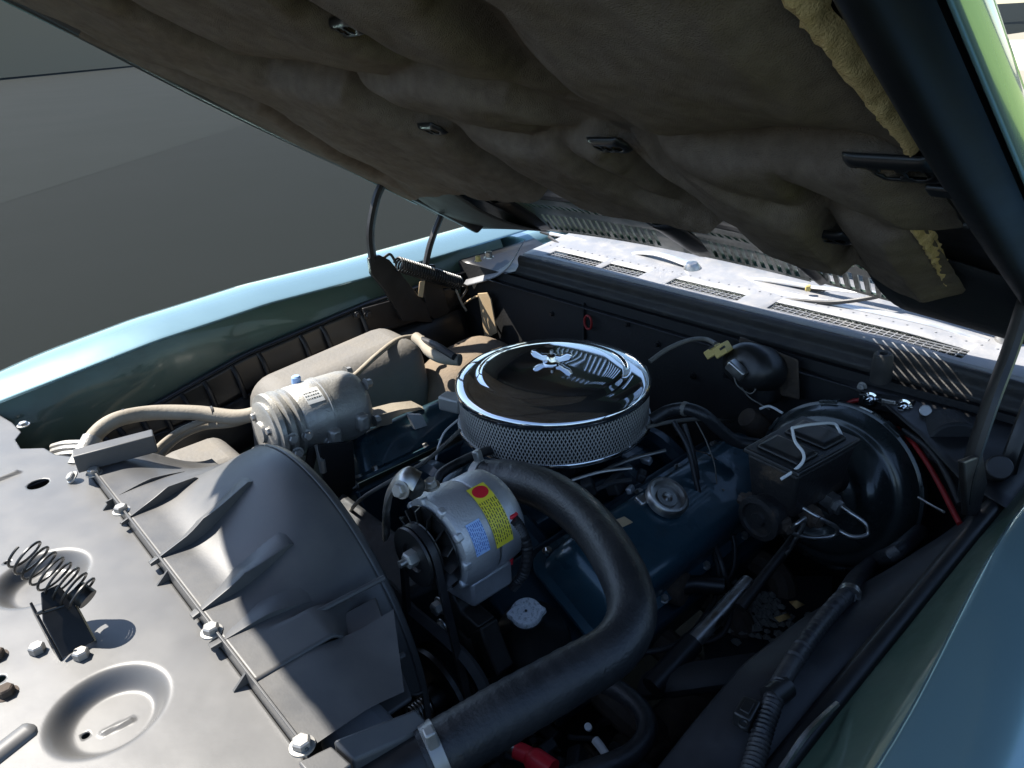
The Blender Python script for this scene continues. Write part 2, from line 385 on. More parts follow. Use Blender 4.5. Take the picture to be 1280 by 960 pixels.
# raw tan fibre showing along the torn side of the felt
def tan_edge(y0, y1, w0, w1, sd0):
    b = MB(); n = 90
    def f(u, v):
        y = lerp(y0, y1, u); wd = lerp(w0, w1, u) * (.85 + .3 * noise.noise(Vector((y * 60, sd0, 0))))
        jag = .0035 * noise.noise(Vector((y * 150, v * 3, sd0))) + .004 * noise.noise(Vector((y * 35, 0, sd0)))
        x = xe(y) - .003 + wd * v + jag * .7
        return HP(x, y, -.004 + .012 * v - .006 * math.sin(v * math.pi) + .003 * noise.noise(Vector((y * 120, v * 6, 5))))
    return b.grid(f, n, 8).build('fibre_edge', 'fibre', hood, smooth=60)
tan_edge(-.62, -.225, .020, .017, 1.); tan_edge(-.18, .11, .016, .011, 5.)
# stamped retaining clips
def clip(px, py, w=.040, d=.026, ang=0., m='gloss', off=-.006):
    p = hoodat(px, py); ex = Vector((math.cos(ang), math.sin(ang), -KH * math.sin(ang))).normalized(); ey = HN.cross(ex); c = HP(p.x, p.y, off)
    b = MB()
    def f(u, v):
        s = 2 * u - 1; t = 2 * v - 1; k = 1 - .18 * abs(t)
        return c + ex * s * w * k + ey * t * d - HN * (.007 * (1 - max(abs(s), abs(t)) ** 6)) + HN * .004
    holes = lambda u, v: not any((2 * u - 1 - a) ** 2 / .05 + (2 * v - 1) ** 2 / .2 < 1 for a in (-.55, 0, .55))
    b.grid(f, 24, 14, holes)
    return b.build('felt_clip', m, hood, solid=.0016, smooth=50)
for a in [(433, 29), (540, 157), (763, 176), (543, 219), (1038, 291), (312, 139), (405, 186)]: clip(*a, w=.030 if a[0] > 320 else .026, d=.016, ang=-.1)
clip(1118, 204, .042, .022, -.05)
# stamped slots and torn tabs on the driver-side rail
def rail(x, y, o=0.):
    w = (x - .622) / .082; return HP(x, y, .030 - .040 * sm(0, .45, w) * (1 - .55 * sm(.55, 1, w)) - o)
for (px, py, w, d) in ((1168, 233, .012, .003), (1186, 258, .015, .0025), (1228, 268, .011, .0035)):
    p = hoodat(px, py); MB().box(rail(max(p.x, .640), p.y, .0008), (w * 2, d * 2, .003), frame(HN)).build('rail_slot', 'ink', hood, bevel=.001)
for (px, py) in ((1206, 296), (1216, 290), (1188, 298)):
    p = hoodat(px, py); MB().box(rail(max(p.x, .636), p.y, .003), (.007, .0025, .006), frame((.3, -.6, -.8))).build('torn_tab', 'steel', hood, bevel=.0008)
p = hoodat(1196, 222); MB().box(rail(p.x, p.y, .002), (.036, .018, .006), frame(HN)).build('rail_bracket', 'gloss', hood, bevel=.003)

# ================================================================== FENDERS
TOPZ = [(-1.1, .86), (-.95, .885), (-.75, .915), (-.45, .952), (-.2, .966), (.06, .962), (.3, .965), (.6, .97)]
BOTZ = [(-1.1, .76), (-.74, .795), (-.62, .81), (-.48, .838), (-.29, .880), (.04, .912), (.3, .915), (.6, .92)]
def fender(sg, label, name='fender'):
    t = thing(name, label, 'fender', (sg * .8, -.3, 0))
    def prof(y):
        xi = sg * (.712 + (.02 * sm(-.25, -.9, y) if sg < 0 else .034 * sm(.06, -.42, y))); zi = interp(TOPZ, y)
        if sg > 0: zi = lerp(zi, .972, .55)
        out = sg * (.165 if y > -.6 else .165 - .10 * sm(-.6, -1.0, y))
        return [(xi - sg * .0, zi), (xi + sg * .010, zi + .006), (xi + out * .45, zi + .022), (xi + out * .8, zi + .020), (xi + out, zi + .005), (xi + out * 1.18, zi - .05), (xi + out * 1.26, zi - .14), (xi + out * 1.28, zi - .4), (xi + out * 1.1, .22)]
    n = 60; Ys = [lerp(-1.05, .62, i / n) for i in range(n + 1)]
    b = MB(); vs = []; fs = []; k = 0
    for y in Ys:
        pr = prof(y); fine = spline([(p[0], 0, p[1]) for p in pr], 4); k = len(fine)
        vs += [Vector((q.x, y, q.z)) for q in fine]
    for i in range(n):
        for j in range(k - 1): fs.append((i * k + j, (i + 1) * k + j, (i + 1) * k + j + 1, i * k + j + 1))
    b.add(vs, fs).build('top_skin', 'paint', t, smooth=50)
    def ffl(u, v):
        y = lerp(-1.05, .5, u); pr = prof(y)[0]; zb = interp(BOTZ, y)
        if sg > 0: zb = lerp(zb, .915, .6)
        return Vector((lerp(pr[0], sg * (.694 - (.012 if sg > 0 else 0)), v ** .8), y, lerp(pr[1] - .0005, zb, v)))
    MB().grid(ffl, 60, 8).build('inner_flange', 'paintin', t)
    def fled(u, v):
        y = lerp(-1.05, .5, u); zb = interp(BOTZ, y)
        if sg > 0: zb = lerp(zb, .915, .6)
        x0 = sg * (.694 - (.012 if sg > 0 else 0))
        return Vector((x0 - sg * .022 * v, y, zb - .0005 + .004 * math.sin(v * math.pi)))
    MB().grid(fled, 60, 4).build('flange_lip', 'black', t, solid=.0015)
    return t
fp = fender(-1, 'pale teal fender with sunlit top along the ribbed apron'); fd = fender(1, 'blue-green fender in shade beside the brake booster')
for (px, py) in ((280, 377), (335, 390), (153, 460)):      # scuffs in the paint edge
    pass
# ribbed apron under the passenger fender
ap = thing('ribbed_apron', 'black ribbed inner apron hanging under the pale teal fender', 'apron', (-.67, -.3, .5))
BZ2 = [(-.9, .77), (-.73, .775), (-.55, .785), (-.38, .791), (-.12, .838), (.03, .835), (.3, .835)]
def fap(u, v):
    y = lerp(-.80, .30, u); z0 = interp(BOTZ, y) - .002; z1 = interp(BZ2, y) - .004
    return Vector((-.672 + .012 * v - .004 * math.sin(v * math.pi), y, lerp(z0, z1, v)))
MB().grid(fap, 60, 8).build('apron_wall', 'gloss', ap, solid=.0015)
def fap2(u, v):
    y = lerp(-.80, .30, u); z1 = interp(BZ2, y) - .004
    return Vector((-.660 + .04 * v, y, z1 - .0 - .10 * v * v))
MB().grid(fap2, 60, 6).build('apron_foot', 'gloss', ap, solid=.0015)
for px in (100, 133, 152, 178, 202, 229, 258, 294, 327, 378, 405, 452):
    pt = at(px, interp([(50, 585), (115, 555), (170, 530), (229, 490), (297, 462), (378, 420), (455, 395)], px), x=-.668); y = pt.y
    z0 = interp(BOTZ, y) - .006; z1 = interp(BZ2, y)
    MB().tube([(-.674, y - .004, z0), (-.664, y, lerp(z0, z1, .3)), (-.655, y + .002, lerp(z0, z1, .75)), (-.650, y + .003, z1 - .006)], .0055, 8, 6).build('rib', 'black', ap)
hexbolt(ap, at(446, 394, x=-.668), (1, 0, 0), .007, .006, 'black')

# ================================================================== RADIATOR SUPPORT PANEL
pan = thing('radiator_support_panel', 'flat grey metal panel with pressed dishes and bolts, sunlit', 'panel', (0, -.85, .5))
PZ = .90
D1 = at(52, 722, z=PZ); D2 = at(136, 886, z=PZ); HOLE = at(48, 606, z=PZ); HB = at(106, 917, z=PZ - .016); HA = at(15, 716, z=PZ - .016)
def dish(x, y, c, r, dep):
    d = math.hypot((x - c.x), (y - c.y)); return -dep * (1 - sm(r * .60, r * .98, d))
def pz(x, y):
    z = PZ + dish(x, y, D1, .060, .020) + dish(x, y, D2, .062, .020)
    for (px, py, qx, qy, wd, h) in ((-20, 608, 20, 592, .008, .005), (62, 0, 62, 0, .001, 0), (122, 900, 158, 884, .004, .003)):
        if h == 0: continue
        A = at(px, py, z=PZ); B = at(qx, qy, z=PZ); d, _ = segd(x, y, A.x, A.y, B.x, B.y); z += h * (1 - sm(wd * .35, wd, d))
    z += .0011 * noise.noise(Vector((x * 6, y * 6, 0))) + .0002 * noise.noise(Vector((x * 25, y * 25, 2)))
    return z
holes = [(HOLE.x, HOLE.y, .0155), (HB.x, HB.y, .0042), (HA.x, HA.y, .0042)] + [(at(0, 850, z=PZ).x, at(0, 850, z=PZ).y, .006)]
def rearedge(x): return interp([(-.72, -.755), (-.655, -.742), (-.60, -.738), (-.575, -.752), (-.53, -.752), (-.50, -.722), (-.46, -.714), (-.42, -.690), (.62, -.690)], x)
nx, ny = 500, 170
vs = []; fs = []
for i in range(nx + 1):
    for j in range(ny + 1):
        x = lerp(-.72, .60, i / nx); y = lerp(-1.09, rearedge(x), j / ny); vs.append([x, y])
dead = set(); keepf = []
for i in range(nx):
    for j in range(ny):
        q = (i * (ny + 1) + j, (i + 1) * (ny + 1) + j, (i + 1) * (ny + 1) + j + 1, i * (ny + 1) + j + 1)
        cx = sum(vs[k][0] for k in q) / 4; cy = sum(vs[k][1] for k in q) / 4
        h = next((h for h in holes if math.hypot(cx - h[0], cy - h[1]) < h[2]), None)
        if h: dead.add((q, h))
        else: keepf.append(q)
used = {k for q in keepf for k in q}
for q, h in dead:
    for k in q:
        if k in used:
            d = math.hypot(vs[k][0] - h[0], vs[k][1] - h[1]) or 1e-6
            vs[k] = [h[0] + (vs[k][0] - h[0]) / d * h[2], h[1] + (vs[k][1] - h[1]) / d * h[2]]
MB().add([Vector((a, b, pz(a, b))) for a, b in vs], keepf).build('plate', 'panel', pan, solid=.002, smooth=60)
MB().tube([at(-30, 966, z=PZ), at(8, 936, z=PZ), at(44, 908, z=PZ)], lambda t: .0125 * min(1, (1 - t) * 9 + .35), 16, 10, flat=.6).build('stiffening_bead', 'panel', pan, smooth=60)
MB().grid(lambda u, v: Vector((lerp(-.72, .6, u), -1.089 - .002 * v, lerp(PZ - .002, .2, v))), 4, 2).build('front_wall', 'panel', pan)
for (px, py) in ((48, 811), (103, 818), (9, 864), (-3, 818)):
    p = at(px, py + 4, z=PZ); hexbolt(pan, (p.x, p.y, pz(p.x, p.y)), (0, 0, 1), .0085, .009, 'zinc' if px > 20 else 'rust', washer=px < 20)
p = at(30, 533, z=PZ); hexbolt(pan, (p.x, p.y, PZ + .002), (0, 0, 1), .008, .005, 'steel')
# hood latch: coil spring on a bent hook
la = thing('hood_latch_spring', 'black coil spring on a bent latch hook standing on the grey panel', 'latch', at(95, 815, z=PZ))
bs = at(104, 745, z=PZ + .045); tp = at(25, 690, z=PZ + .095)
ax = (tp - bs); fr = frame(ax); pts = []
for i in range(220):
    t = i / 219; a = t * 2 * math.pi * 8.2; rr = lerp(.0205, .0195, t) * (1 if t < .9 else lerp(1, .85, (t - .9) / .1))
    pts.append(bs + ax * t + fr @ Vector((math.cos(a) * rr, math.sin(a) * rr, 0)))
MB().tube(pts, .0016, 6, 1).build('coil', 'gloss', la)
h0 = at(98, 812, z=PZ + .004); h1 = at(58, 738, z=PZ + .060); d_ = (h1 - h0).normalized(); sd2 = Vector((0, 0, 1)).cross(d_).normalized(); nn = d_.cross(sd2)
hk = MB(); Lh = (h1 - h0).length
hk.prism([(-.017, 0), (.017, 0), (.0165, Lh * .62), (.006, Lh), (-.012, Lh), (-.017, Lh * .7)], h0, sd2, d_, nn, .004)
hk.build('hook_plate', 'gloss', la, bevel=.001)
MB().prism([(0, 0), (.020, 0), (.016, Lh * .8), (0, Lh * .95)], h0 + sd2 * .0165 - nn * .001, -nn, d_, sd2, .003).build('hook_flange', 'gloss', la, bevel=.0008)
MB().prism([(0, 0), (.016, 0), (.010, Lh * .55), (0, Lh * .6)], h0 - sd2 * .0195 - nn * .001, -nn, d_, sd2, .003).build('hook_flange', 'wood', la, bevel=.0008)
MB().tube([bs - ax * .08, bs + ax * .12], .012, 14, 2).build('spring_post', 'gloss', la)
MB().tube([bs + sd2 * .02, bs + sd2 * .045 + Vector((0, 0, .006)), bs + sd2 * .052 + Vector((.004, .012, .01))], .0018, 6, 6).build('spring_tail', 'gloss', la)

# ================================================================== FAN SHROUD
sh = thing('fan_shroud', 'large black plastic fan shroud with humped top and pleats behind grey panel', 'fan shroud', (0, -.57, .45))
SZ = .915; RR = .262; RC = .722; Y0, Y1 = -.686, -.497
def zr(x):
    return RC + math.sqrt(max(RR * RR - (x + .005) ** 2, .0009))
def sz(x, y):
    s = sm(-.655 if x < .2 else -.60, -.50, y); zt = max(zr(x), .74)
    base = SZ + .0012 * noise.noise(Vector((x * 8, y * 8, 5)))
    if x < -.17: zt = max(zt, lerp(SZ - .005, .83, sm(-.17, -.36, x)))
    return lerp(base, zt, s)
def ridge_h(x, y): return sz(x, y)
def fsh(u, v):
    x = lerp(-.375, .262, u); y = lerp(Y0, Y1, v); return Vector((x, y, sz(x, y)))
MB().grid(fsh, 110, 50).build('top_shell', 'plastic', sh, solid=.003, smooth=50)
# ring round the fan opening
def fring(u, v):
    a = lerp(-.35, math.pi * 1.05, u); r = RR + .002 - .004 * v; y = Y1 + .010 * v
    return Vector((-.005 + r * math.cos(a), y, RC + r * math.sin(a)))
MB().grid(fring, 60, 3).build('fan_ring', 'plastic', sh, solid=.003, smooth=50)
# flat driver-side wing with stepped panels
def wing(u, v):
    x = lerp(.262, .372, u); y = lerp(Y0, lerp(-.52, -.58, u), v); return Vector((x, y, SZ - .012 * sm(-.63, -.56, y)))
MB().grid(wing, 10, 12).build('driver_wing', 'plastic', sh, smooth=25)
# front lip standing on the panel, with gussets
MB().box((.0, Y0 - .0015, SZ - .005), (.752, .003, .022)).build('front_lip', 'plastic', sh, bevel=.0008)
for (px, py) in ((118, 640), (185, 735), (278, 870)):
    p = at(px, py, z=PZ + .004)
    MB().prism([(0, 0), (-.016, 0), (0, .014)], (p.x - .0015, Y0 - .003, PZ + .002), (0, 1, 0), (0, 0, 1), (1, 0, 0), .003).build('gusset', 'plastic', sh)
def pleat(a, b, h, w, peak=.55):
    A = surf(*a, sz); B = surf(*b, sz); d = (B - A); sdv = Vector((d.y, -d.x, 0)).normalized()
    if sdv.x > 0: sdv = -sdv
    n = 18; vs = []; fs = []
    for i in range(n + 1):
        t = i / n; hh = h * (t / peak if t < peak else 1 - .75 * ((t - peak) / (1 - peak))) * (1 if t < 1 else 0); hh = max(hh, .0002)
        c = A + d * t
        for wv_, k in ((0, -.004), (0, hh), (w * .06, hh * 1.0), (w * .45, hh * .5), (w, -.003)):
            q = c + sdv * wv_ * (.25 + .75 * min(1, t / peak)); vs.append(Vector((q.x, q.y, sz(q.x, q.y) + k)))
    for i in range(n):
        for j in range(4): fs.append((i * 5 + j, (i + 1) * 5 + j, (i + 1) * 5 + j + 1, i * 5 + j + 1))
    fs += [(0, 1, 2, 3, 4), tuple(n * 5 + k for k in (4, 3, 2, 1, 0))]
    return MB().add(vs, fs).build('pleat', 'plastic', sh, smooth=30)
pleat((133, 628), (236, 590), .006, .02); pleat((152, 655), (250, 598), .018, .03, .6); pleat((188, 705), (318, 602), .024, .045, .5)
pleat((241, 772), (370, 682), .019, .05, .5); pleat((264, 812), (395, 752), .008, .05)
# raised box bar across the passenger end
A = at(98, 582, z=SZ + .004); B = at(196, 556, z=SZ + .004); d = (B - A).normalized(); sdv = Vector((d.y, -d.x, 0)); 
if sdv.x < 0: sdv = -sdv
MB().hexa([A, B, B + sdv * .028, A + sdv * .028], [q + Vector((0, 0, .030)) for q in (A, B, B + sdv * .028, A + sdv * .028)]).build('end_bar', 'plastic', sh, bevel=.002)
# recessed driver-side face: stepped panels and shelves
def sp(px, py, z): return at(px, py, z=z)
for (quad, z, th) in ((((385, 790), (470, 745), (497, 822), (432, 860)), .895, .006), (((436, 866), (500, 830), (515, 872), (466, 905)), .882, .006)):
    q = [sp(*p, z) for p in quad]; MB().hexa([p - Vector((0, 0, th)) for p in q], q).build('stepped_panel', 'plastic', sh, bevel=.0025)
for (p, q, z) in (((430, 858), (505, 818), .893), ((400, 828), (460, 800), .899), ((372, 778), (480, 722), .912)):
    MB().tube([sp(*p, z), sp(*q, z - .004)], .0035, 8, 2).build('stiffener', 'plastic', sh)
# driver end: downturned flange and square ear
q = [sp(415, 925, SZ + .006), sp(520, 885, SZ + .0), sp(540, 908, SZ - .012), sp(442, 952, SZ - .006)]
MB().hexa([p - Vector((0, 0, .05)) for p in q], q).build('end_flange', 'plastic', sh, bevel=.003)
q = [sp(372, 952, SZ), sp(414, 932, SZ), sp(440, 955, SZ - .002), sp(400, 985, SZ - .002)]
MB().hexa([p - Vector((0, 0, .02)) for p in q], q).build('square_ear', 'plastic', sh, bevel=.002)
for (px, py) in ((152, 639), (265, 790), (378, 933), (118, 592)):
    p = at(px, py, z=SZ + .001); hexbolt(sh, (p.x, p.y, SZ + .001), (0, 0, 1), .0090, .008, 'zinc')
p = at(95, 597, z=SZ - .01); hexbolt(sh, (p.x, p.y - .004, SZ - .008), (0, -.6, .8), .008, .006, 'zinc')

# ================================================================== COWL, WINDSHIELD, FIREWALL
LIPY, LIPZ = .385, .985
cw = thing('cowl', 'dusty grey cowl panel with mesh air grilles under the windshield', 'cowl', (0, .45, .6))
GR = [(-.425, -.265), (-.245, -.137), (-.062, .112), (.176, .522)]
def zc(x, y): return LIPZ + .006 + .10 * (y - LIPY) - .006 * sm(.40, .55, abs(x))
def gin(x, y): return any(a < x < b for a, b in GR) and .402 < y < .436
xs = sorted(set([-.495, .66] + [k for g_ in GR for k in g_] + [lerp(-.495, .66, i / 60) for i in range(61)])); ys = [.385, .392, .402, .436, .47, .52, .60]
vs = [Vector((x, y, zc(x, y) - (.006 if y < .39 else 0))) for x in xs for y in ys]; n = len(ys)
fs = [(i * n + j, (i + 1) * n + j, (i + 1) * n + j + 1, i * n + j + 1) for i in range(len(xs) - 1) for j in range(n - 1)
      if not gin((xs[i] + xs[i + 1]) / 2, (ys[j] + ys[j + 1]) / 2)]
MB().add(vs, fs).build('top_plate', 'cowl', cw, solid=.002)
for a, b in GR:
    m_ = MB(); nb = int((b - a) / .0125)
    for k in range(nb + 1):
        x = lerp(a, b, k / nb); m_.box((x, .419, zc(x, .419) - .003), (.0016, .034, .0022))
    for y in (.410, .419, .428): m_.box(((a + b) / 2, y, zc(0, y) - .003), (b - a, .0014, .0018))
    m_.build('air_grille', 'cowl', cw, smooth=0)
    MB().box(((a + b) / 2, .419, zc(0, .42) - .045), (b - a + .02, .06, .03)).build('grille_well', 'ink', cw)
rv = MB().lathe([(.0022, 0), (.002, .0012), (.0001, .0013)], (0, 0, 0), (0, 0, 1), 8).build('rivet', 'cowl', cw)
rv.data.transform(Matrix.Translation(ORG[cw.name]))
for i in range(46):
    x = lerp(-.47, .60, i / 45); o = rv if i == 0 else rv.copy()
    if i: COL.objects.link(o); o.parent = cw
    o.location = Vector((x, .462, zc(x, .462) + .001)) - ORG[cw.name]
# rubber seal along the cowl's front lip
sl = thing('cowl_seal', 'long black rubber seal along the front lip of the cowl', 'seal', (0, .375, .9))
def fseal(u, v):
    x = lerp(-.495, .665, u); k = v * 4
    pr = spline([(0, .386, .984), (0, .377, .986), (0, .370, .978), (0, .371, .962), (0, .366, .955), (0, .360, .948), (0, .362, .938)], 4)
    p = pr[min(len(pr) - 1, int(round(v * (len(pr) - 1))))]; dz = -.004 * sm(.5, .66, abs(x))
    return Vector((x, p.y, p.z + dz + .0008 * noise.noise(Vector((x * 30, v * 5, 0)))))
MB().grid(fseal, 120, 24).build('seal_strip', 'seal', sl)
def fchan(u, v):
    x = lerp(-.56, .665, u); return Vector((x, lerp(.362, .315, v), lerp(.939, .926, v) - .010 * math.sin(v * math.pi)))
MB().grid(fchan, 40, 6).build('seal_channel', 'black', sl, solid=.002)
# firewall
fw = thing('firewall', 'black firewall panel behind the engine', 'firewall', (0, .34, .3))
MB().grid(lambda u, v: Vector((lerp(-.70, .70, u), .338 + .002 * noise.noise(Vector((u * 6, v * 4, 0))), lerp(.30, .945, v))), 30, 20).build('wall_sheet', 'matt', fw)
MB().box((-.235, .333, .83), (.004, .008, .2)).build('seam_rib', 'matt', fw, bevel=.001)
def fsh_(u, v):           # sloping black shelf toward the driver's hinge
    x = lerp(.29, .70, u); return Vector((x, lerp(.345, interp([(.29, .334), (.36, .332), (.442, .312), (.536, .239), (.621, .156), (.70, .12)], x), v), lerp(.932, .92, v)))
MB().grid(fsh_, 10, 8).build('hinge_shelf', 'black', fw, solid=.002)
def fshp(u, v):
    c = spline([at(583, 350, y=.33), at(618, 340, y=.345), at(638, 328, y=.36), at(649, 312, y=.375), at(656, 300, y=.40)], 6); p = c[int(round(u * (len(c) - 1)))]
    return p + Vector((.008, -.022, -.012)) * v
MB().grid(fshp, 24, 4).build('hinge_shelf', 'cowl', fw, solid=.003)
for (px, py) in ((866, 470), (908, 468), (822, 430), (690, 392), (848, 545), (784, 405)):
    p = at(px, py, y=.336); hexbolt(fw, p, (0, -1, 0), .005, .005, 'black', name='stud')
def fcorner(u, v):
    return Vector((lerp(-.70, -.50, u), lerp(.345, .62, v), .945 - .02 * math.sin(u * math.pi)))
MB().grid(fcorner, 8, 8).build('corner_shelf', 'black', fw, solid=.002)
# passenger end of the cowl: raised lit corner bracket
b0 = at(598, 330, y=.30); hexbolt(fw, b0 + Vector((0, 0, .008)), (0, 0, 1), .007, .012, 'yelplastic'); hexbolt(fw, at(611, 322, y=.33), (0, 0, 1), .010, .014, 'steel')
# red ring near the seam, hooked on the firewall
one('red_grommet_ring', MB().tube([at(735, 403, y=.325) + Vector((math.cos(i / 12 * 6.283) * .011, 0, math.sin(i / 12 * 6.283) * .016)) for i in range(13)], .0028, 8, 4),
    'darkred', 'small dark red oval ring on the black firewall', 'ring')
# rubber bump stop and shunt-style terminal block
bp = at(1102, 462, y=.318)
one('bump_stop', MB().lathe([(.016, -.02), (.0165, .0), (.0145, .026), (.012, .030), (.006, .030), (.004, .022), (.0001, .022)], bp, (0, -.1, 1), 20), 'seal', 'black rubber bump stop standing below the cowl seal', 'bump stop')
tb = thing('terminal_block', 'black terminal block with two shiny studs on the firewall', 'terminal block', at(1110, 505, y=.32))
o = at(1108, 504, y=.318); ex = (at(1133, 508, y=.318) - at(1089, 500, y=.318)).normalized(); ez = Vector((0, -1, 0)).cross(ex) * -1
fr3 = Matrix((ex, Vector((0, 1, 0)), ex.cross(Vector((0, 1, 0))))).transposed()
MB().box(o, (.085, .016, .024), fr3).build('base', 'gloss', tb, bevel=.002)
for (px, py) in ((1089, 499), (1131, 508)):
    p = at(px, py, y=.309); MB().lathe([(.0125, 0), (.0125, .002), (.009, .003), (.009, .007), (.0045, .0075), (.0045, .016), (.0001, .0162)], p, (0, -1, .05), 18).build('stud', 'chrome', tb)
MB().box(at(1111, 504, y=.308), (.022, .004, .012), fr3).build('fuse_plate', 'steel', tb, bevel=.001)
p = at(1078, 483, y=.33); hexbolt(tb, p, (0, -1, 0), .006, .008, 'zinc', name='mounting_bolt')

# windshield, pillars and roof of the cabin behind
wsd = thing('windshield', 'sloped glass windshield behind the cowl', 'windshield', (0, .6, .98))
def fws(u, v):
    s = 2 * u - 1; x = s * lerp(.66, .58, v); y = lerp(.57, 1.10, v) + .10 * s * s; return Vector((x, y, lerp(.985, 1.33, v) + .01 * math.sin(v * math.pi)))
MB().grid(fws, 30, 16).build('glass', 'glass', wsd, solid=.005)
MB().tube([fws(i / 12, 0) + Vector((0, -.006, .002)) for i in range(13)], .007, 8, 3).build('lower_trim', 'chrome', wsd)
cab = thing('cabin', 'pale roof and body of the car seen past the raised hood', 'car body', (0, 1.2, .6))
def froof(u, v):
    s = 2 * u - 1; x = s * .60; y = lerp(1.10, 2.3, v) + .10 * s * s * (1 - v); return Vector((x, y, 1.335 + .035 * (1 - s * s) + .02 * math.sin(v * math.pi)))
MB().grid(froof, 16, 16).build('roof', 'roof', cab)
for sg in (-1, 1):
    MB().tube([fws((sg + 1) / 2, 0) + Vector((sg * .01, 0, 0)), fws((sg + 1) / 2, 1) + Vector((sg * .01, 0, .005))], .016, 10, 2).build('pillar', 'paint', cab)
    MB().box((sg * .79, 1.5, .70), (.18, 1.9, .50)).build('door', 'paint', cab, bevel=.04, seg=4)
MB().box((0, .86, .78), (1.16, .40, .26)).build('dashboard', 'ink', cab, bevel=.05, seg=3)
MB().box((0, 1.5, .75), (1.2, .3, .5)).build('seat', 'pleat', cab, bevel=.08, seg=3)

# wipers lying on the cowl
def wiper(label, base, tip, elbow, hose=None):
    t = thing('wiper', label, 'wiper', base)
    MB().lathe([(.020, -.01), (.019, .008), (.012, .018), (.0001, .020)], base, (0, -.1, 1), 20).build('pivot', 'steel', t)
    MB().tube([base + Vector((0, 0, .012)), lerp(base, elbow, .5) + Vector((0, 0, .02)), elbow], lambda s: lerp(.012, .0065, s), 10, 8, flat=.5).build('arm', 'bright', t)
    MB().tube([elbow, lerp(elbow, tip, .5) + Vector((0, 0, .006)), tip], .0045, 8, 6).build('blade_bridge', 'bright', t)
    d = (tip - elbow).normalized()
    MB().box(lerp(elbow, tip, .5) + Vector((0, .006, -.006)), ((tip - elbow).length * 1.35, .004, .010), frame(d, (0, 0, 1)) @ Matrix(((0, 0, 1), (0, 1, 0), (-1, 0, 0)))).build('rubber_blade', 'seal', t)
    return t
wiper('bright metal wiper resting on the passenger half of the cowl', at(865, 338, y=.50), at(688, 292, y=.535), at(775, 318, y=.52))
wiper('bright metal wiper with washer hose on the driver half of the cowl', at(1262, 418, y=.50), at(905, 349, y=.51), at(1010, 358, y=.51))
lk = thing('wiper_linkage_bar', 'long bright chrome bar along the base of the windshield', 'bar', (0, .47, .98))
MB().tube([at(880, 352, y=.478), at(1000, 372, y=.478), at(1150, 402, y=.485), at(1235, 428, y=.485)], .008, 10, 8, flat=.7).build('bar', 'bright', lk)
MB().tube([at(715, 312, y=.478), at(790, 334, y=.478), at(850, 342, y=.478)], .009, 10, 8, flat=.7).build('bar', 'bright', lk)
MB().box(at(1010, 360, y=.49), (.010, .010, .012), Matrix.Rotation(.5, 3, 'Z')).build('clip', 'yelplastic', lk, bevel=.002)
one('washer_hose', MB().tube([at(930, 385, y=.43), at(950, 376, y=.45), at(985, 375, y=.46), at(1040, 378, y=.47), at(1090, 372, y=.48), at(1118, 364, y=.50)], .0042, 8, 8), 'wire', 'thin black washer hose looping over the cowl grille', 'hose')
one('wiper_hose', MB().tube([at(686, 296, y=.50), at(715, 316, y=.47), at(748, 334, y=.45), at(772, 345, y=.42)], .0038, 8, 8), 'wire', 'thin striped-looking black hose crossing the passenger cowl grille', 'hose')

# ================================================================== HOOD HINGES
def plate(t, name, pts, xx, th, m='hingeblack', bevel=.002):
    P = [at(*p, x=xx) for p in pts]; b = MB(); n = len(P)
    return b.add(P + [p + Vector((th, 0, 0)) for p in P], [tuple(range(n)), tuple(range(n, 2 * n))[::-1]] + [(i, i + n, (i + 1) % n + n, (i + 1) % n) for i in range(n)]).build(name, m, t, bevel=bevel)
hp = thing('hood_lift_mechanism', 'black hood hinge with coil spring beside the pale teal fender', 'hinge', (-.66, .15, .84))
plate(hp, 'base_plate', [(452, 385), (500, 372), (560, 360), (585, 370), (578, 398), (520, 404), (455, 412)], -.668, .006)
plate(hp, 'front_arm', [(458, 322), (472, 318), (484, 324), (530, 380), (538, 402), (500, 400), (478, 362), (461, 342)], -.655, .012)
plate(hp, 'rear_arm', [(524, 330), (541, 330), (548, 352), (560, 388), (545, 402), (530, 390)], -.662, .010)
MB().tube([at(466, 326, x=-.655), at(463, 290, x=-.655), at(470, 250, x=-.655), at(479, 228, x=-.655)], .018, 8, 6, flat=.55).build('front_link', 'hingeblack', hp)
MB().tube([at(531, 335, x=-.655), at(538, 305, x=-.655), at(551, 270, x=-.655)], .015, 8, 6, flat=.55).build('rear_link', 'hingeblack', hp)
s0 = at(497, 330, x=-.635); s1 = at(574, 354, x=-.635); axs = s1 - s0; frs = frame(axs)
MB().tube([s0 + axs * (i / 400) + frs @ Vector((math.cos(i / 400 * 6.283 * 26) * .0165, math.sin(i / 400 * 6.283 * 26) * .0165, 0)) for i in range(401)], .0030, 6, 1).build('coil_spring', 'gloss', hp)
MB().tube([s0 - axs * .02, at(488, 318, x=-.64), at(480, 322, x=-.645)], .0035, 8, 6).build('spring_hook', 'hingeblack', hp)
MB().tube([s1, at(584, 360, x=-.635), at(575, 375, x=-.645)], .0035, 8, 6).build('spring_hook', 'hingeblack', hp)
plate(hp, 'tension_tab', [(524, 352), (531, 350), (528, 372), (522, 370)], -.64, .003, 'wood')
MB().tube([at(570, 362, x=-.63), at(577, 378, x=-.63), at(583, 388, x=-.63)], .003, 6, 4).build('spring_end', 'tanhose', hp)
plate(hp, 'hood_leaf', [(470, 222), (560, 270), (600, 282), (560, 258), (480, 216)], -.66, .012)
for (px, py) in ((460, 394), (553, 378)): hexbolt(hp, at(px, py, x=-.66), (1, 0, 0), .009, .006, 'hingeblack')
hd = thing('hood_lift_mechanism', 'black hood hinge strut beside the shaded blue-green fender', 'hinge', (.66, .05, .9))
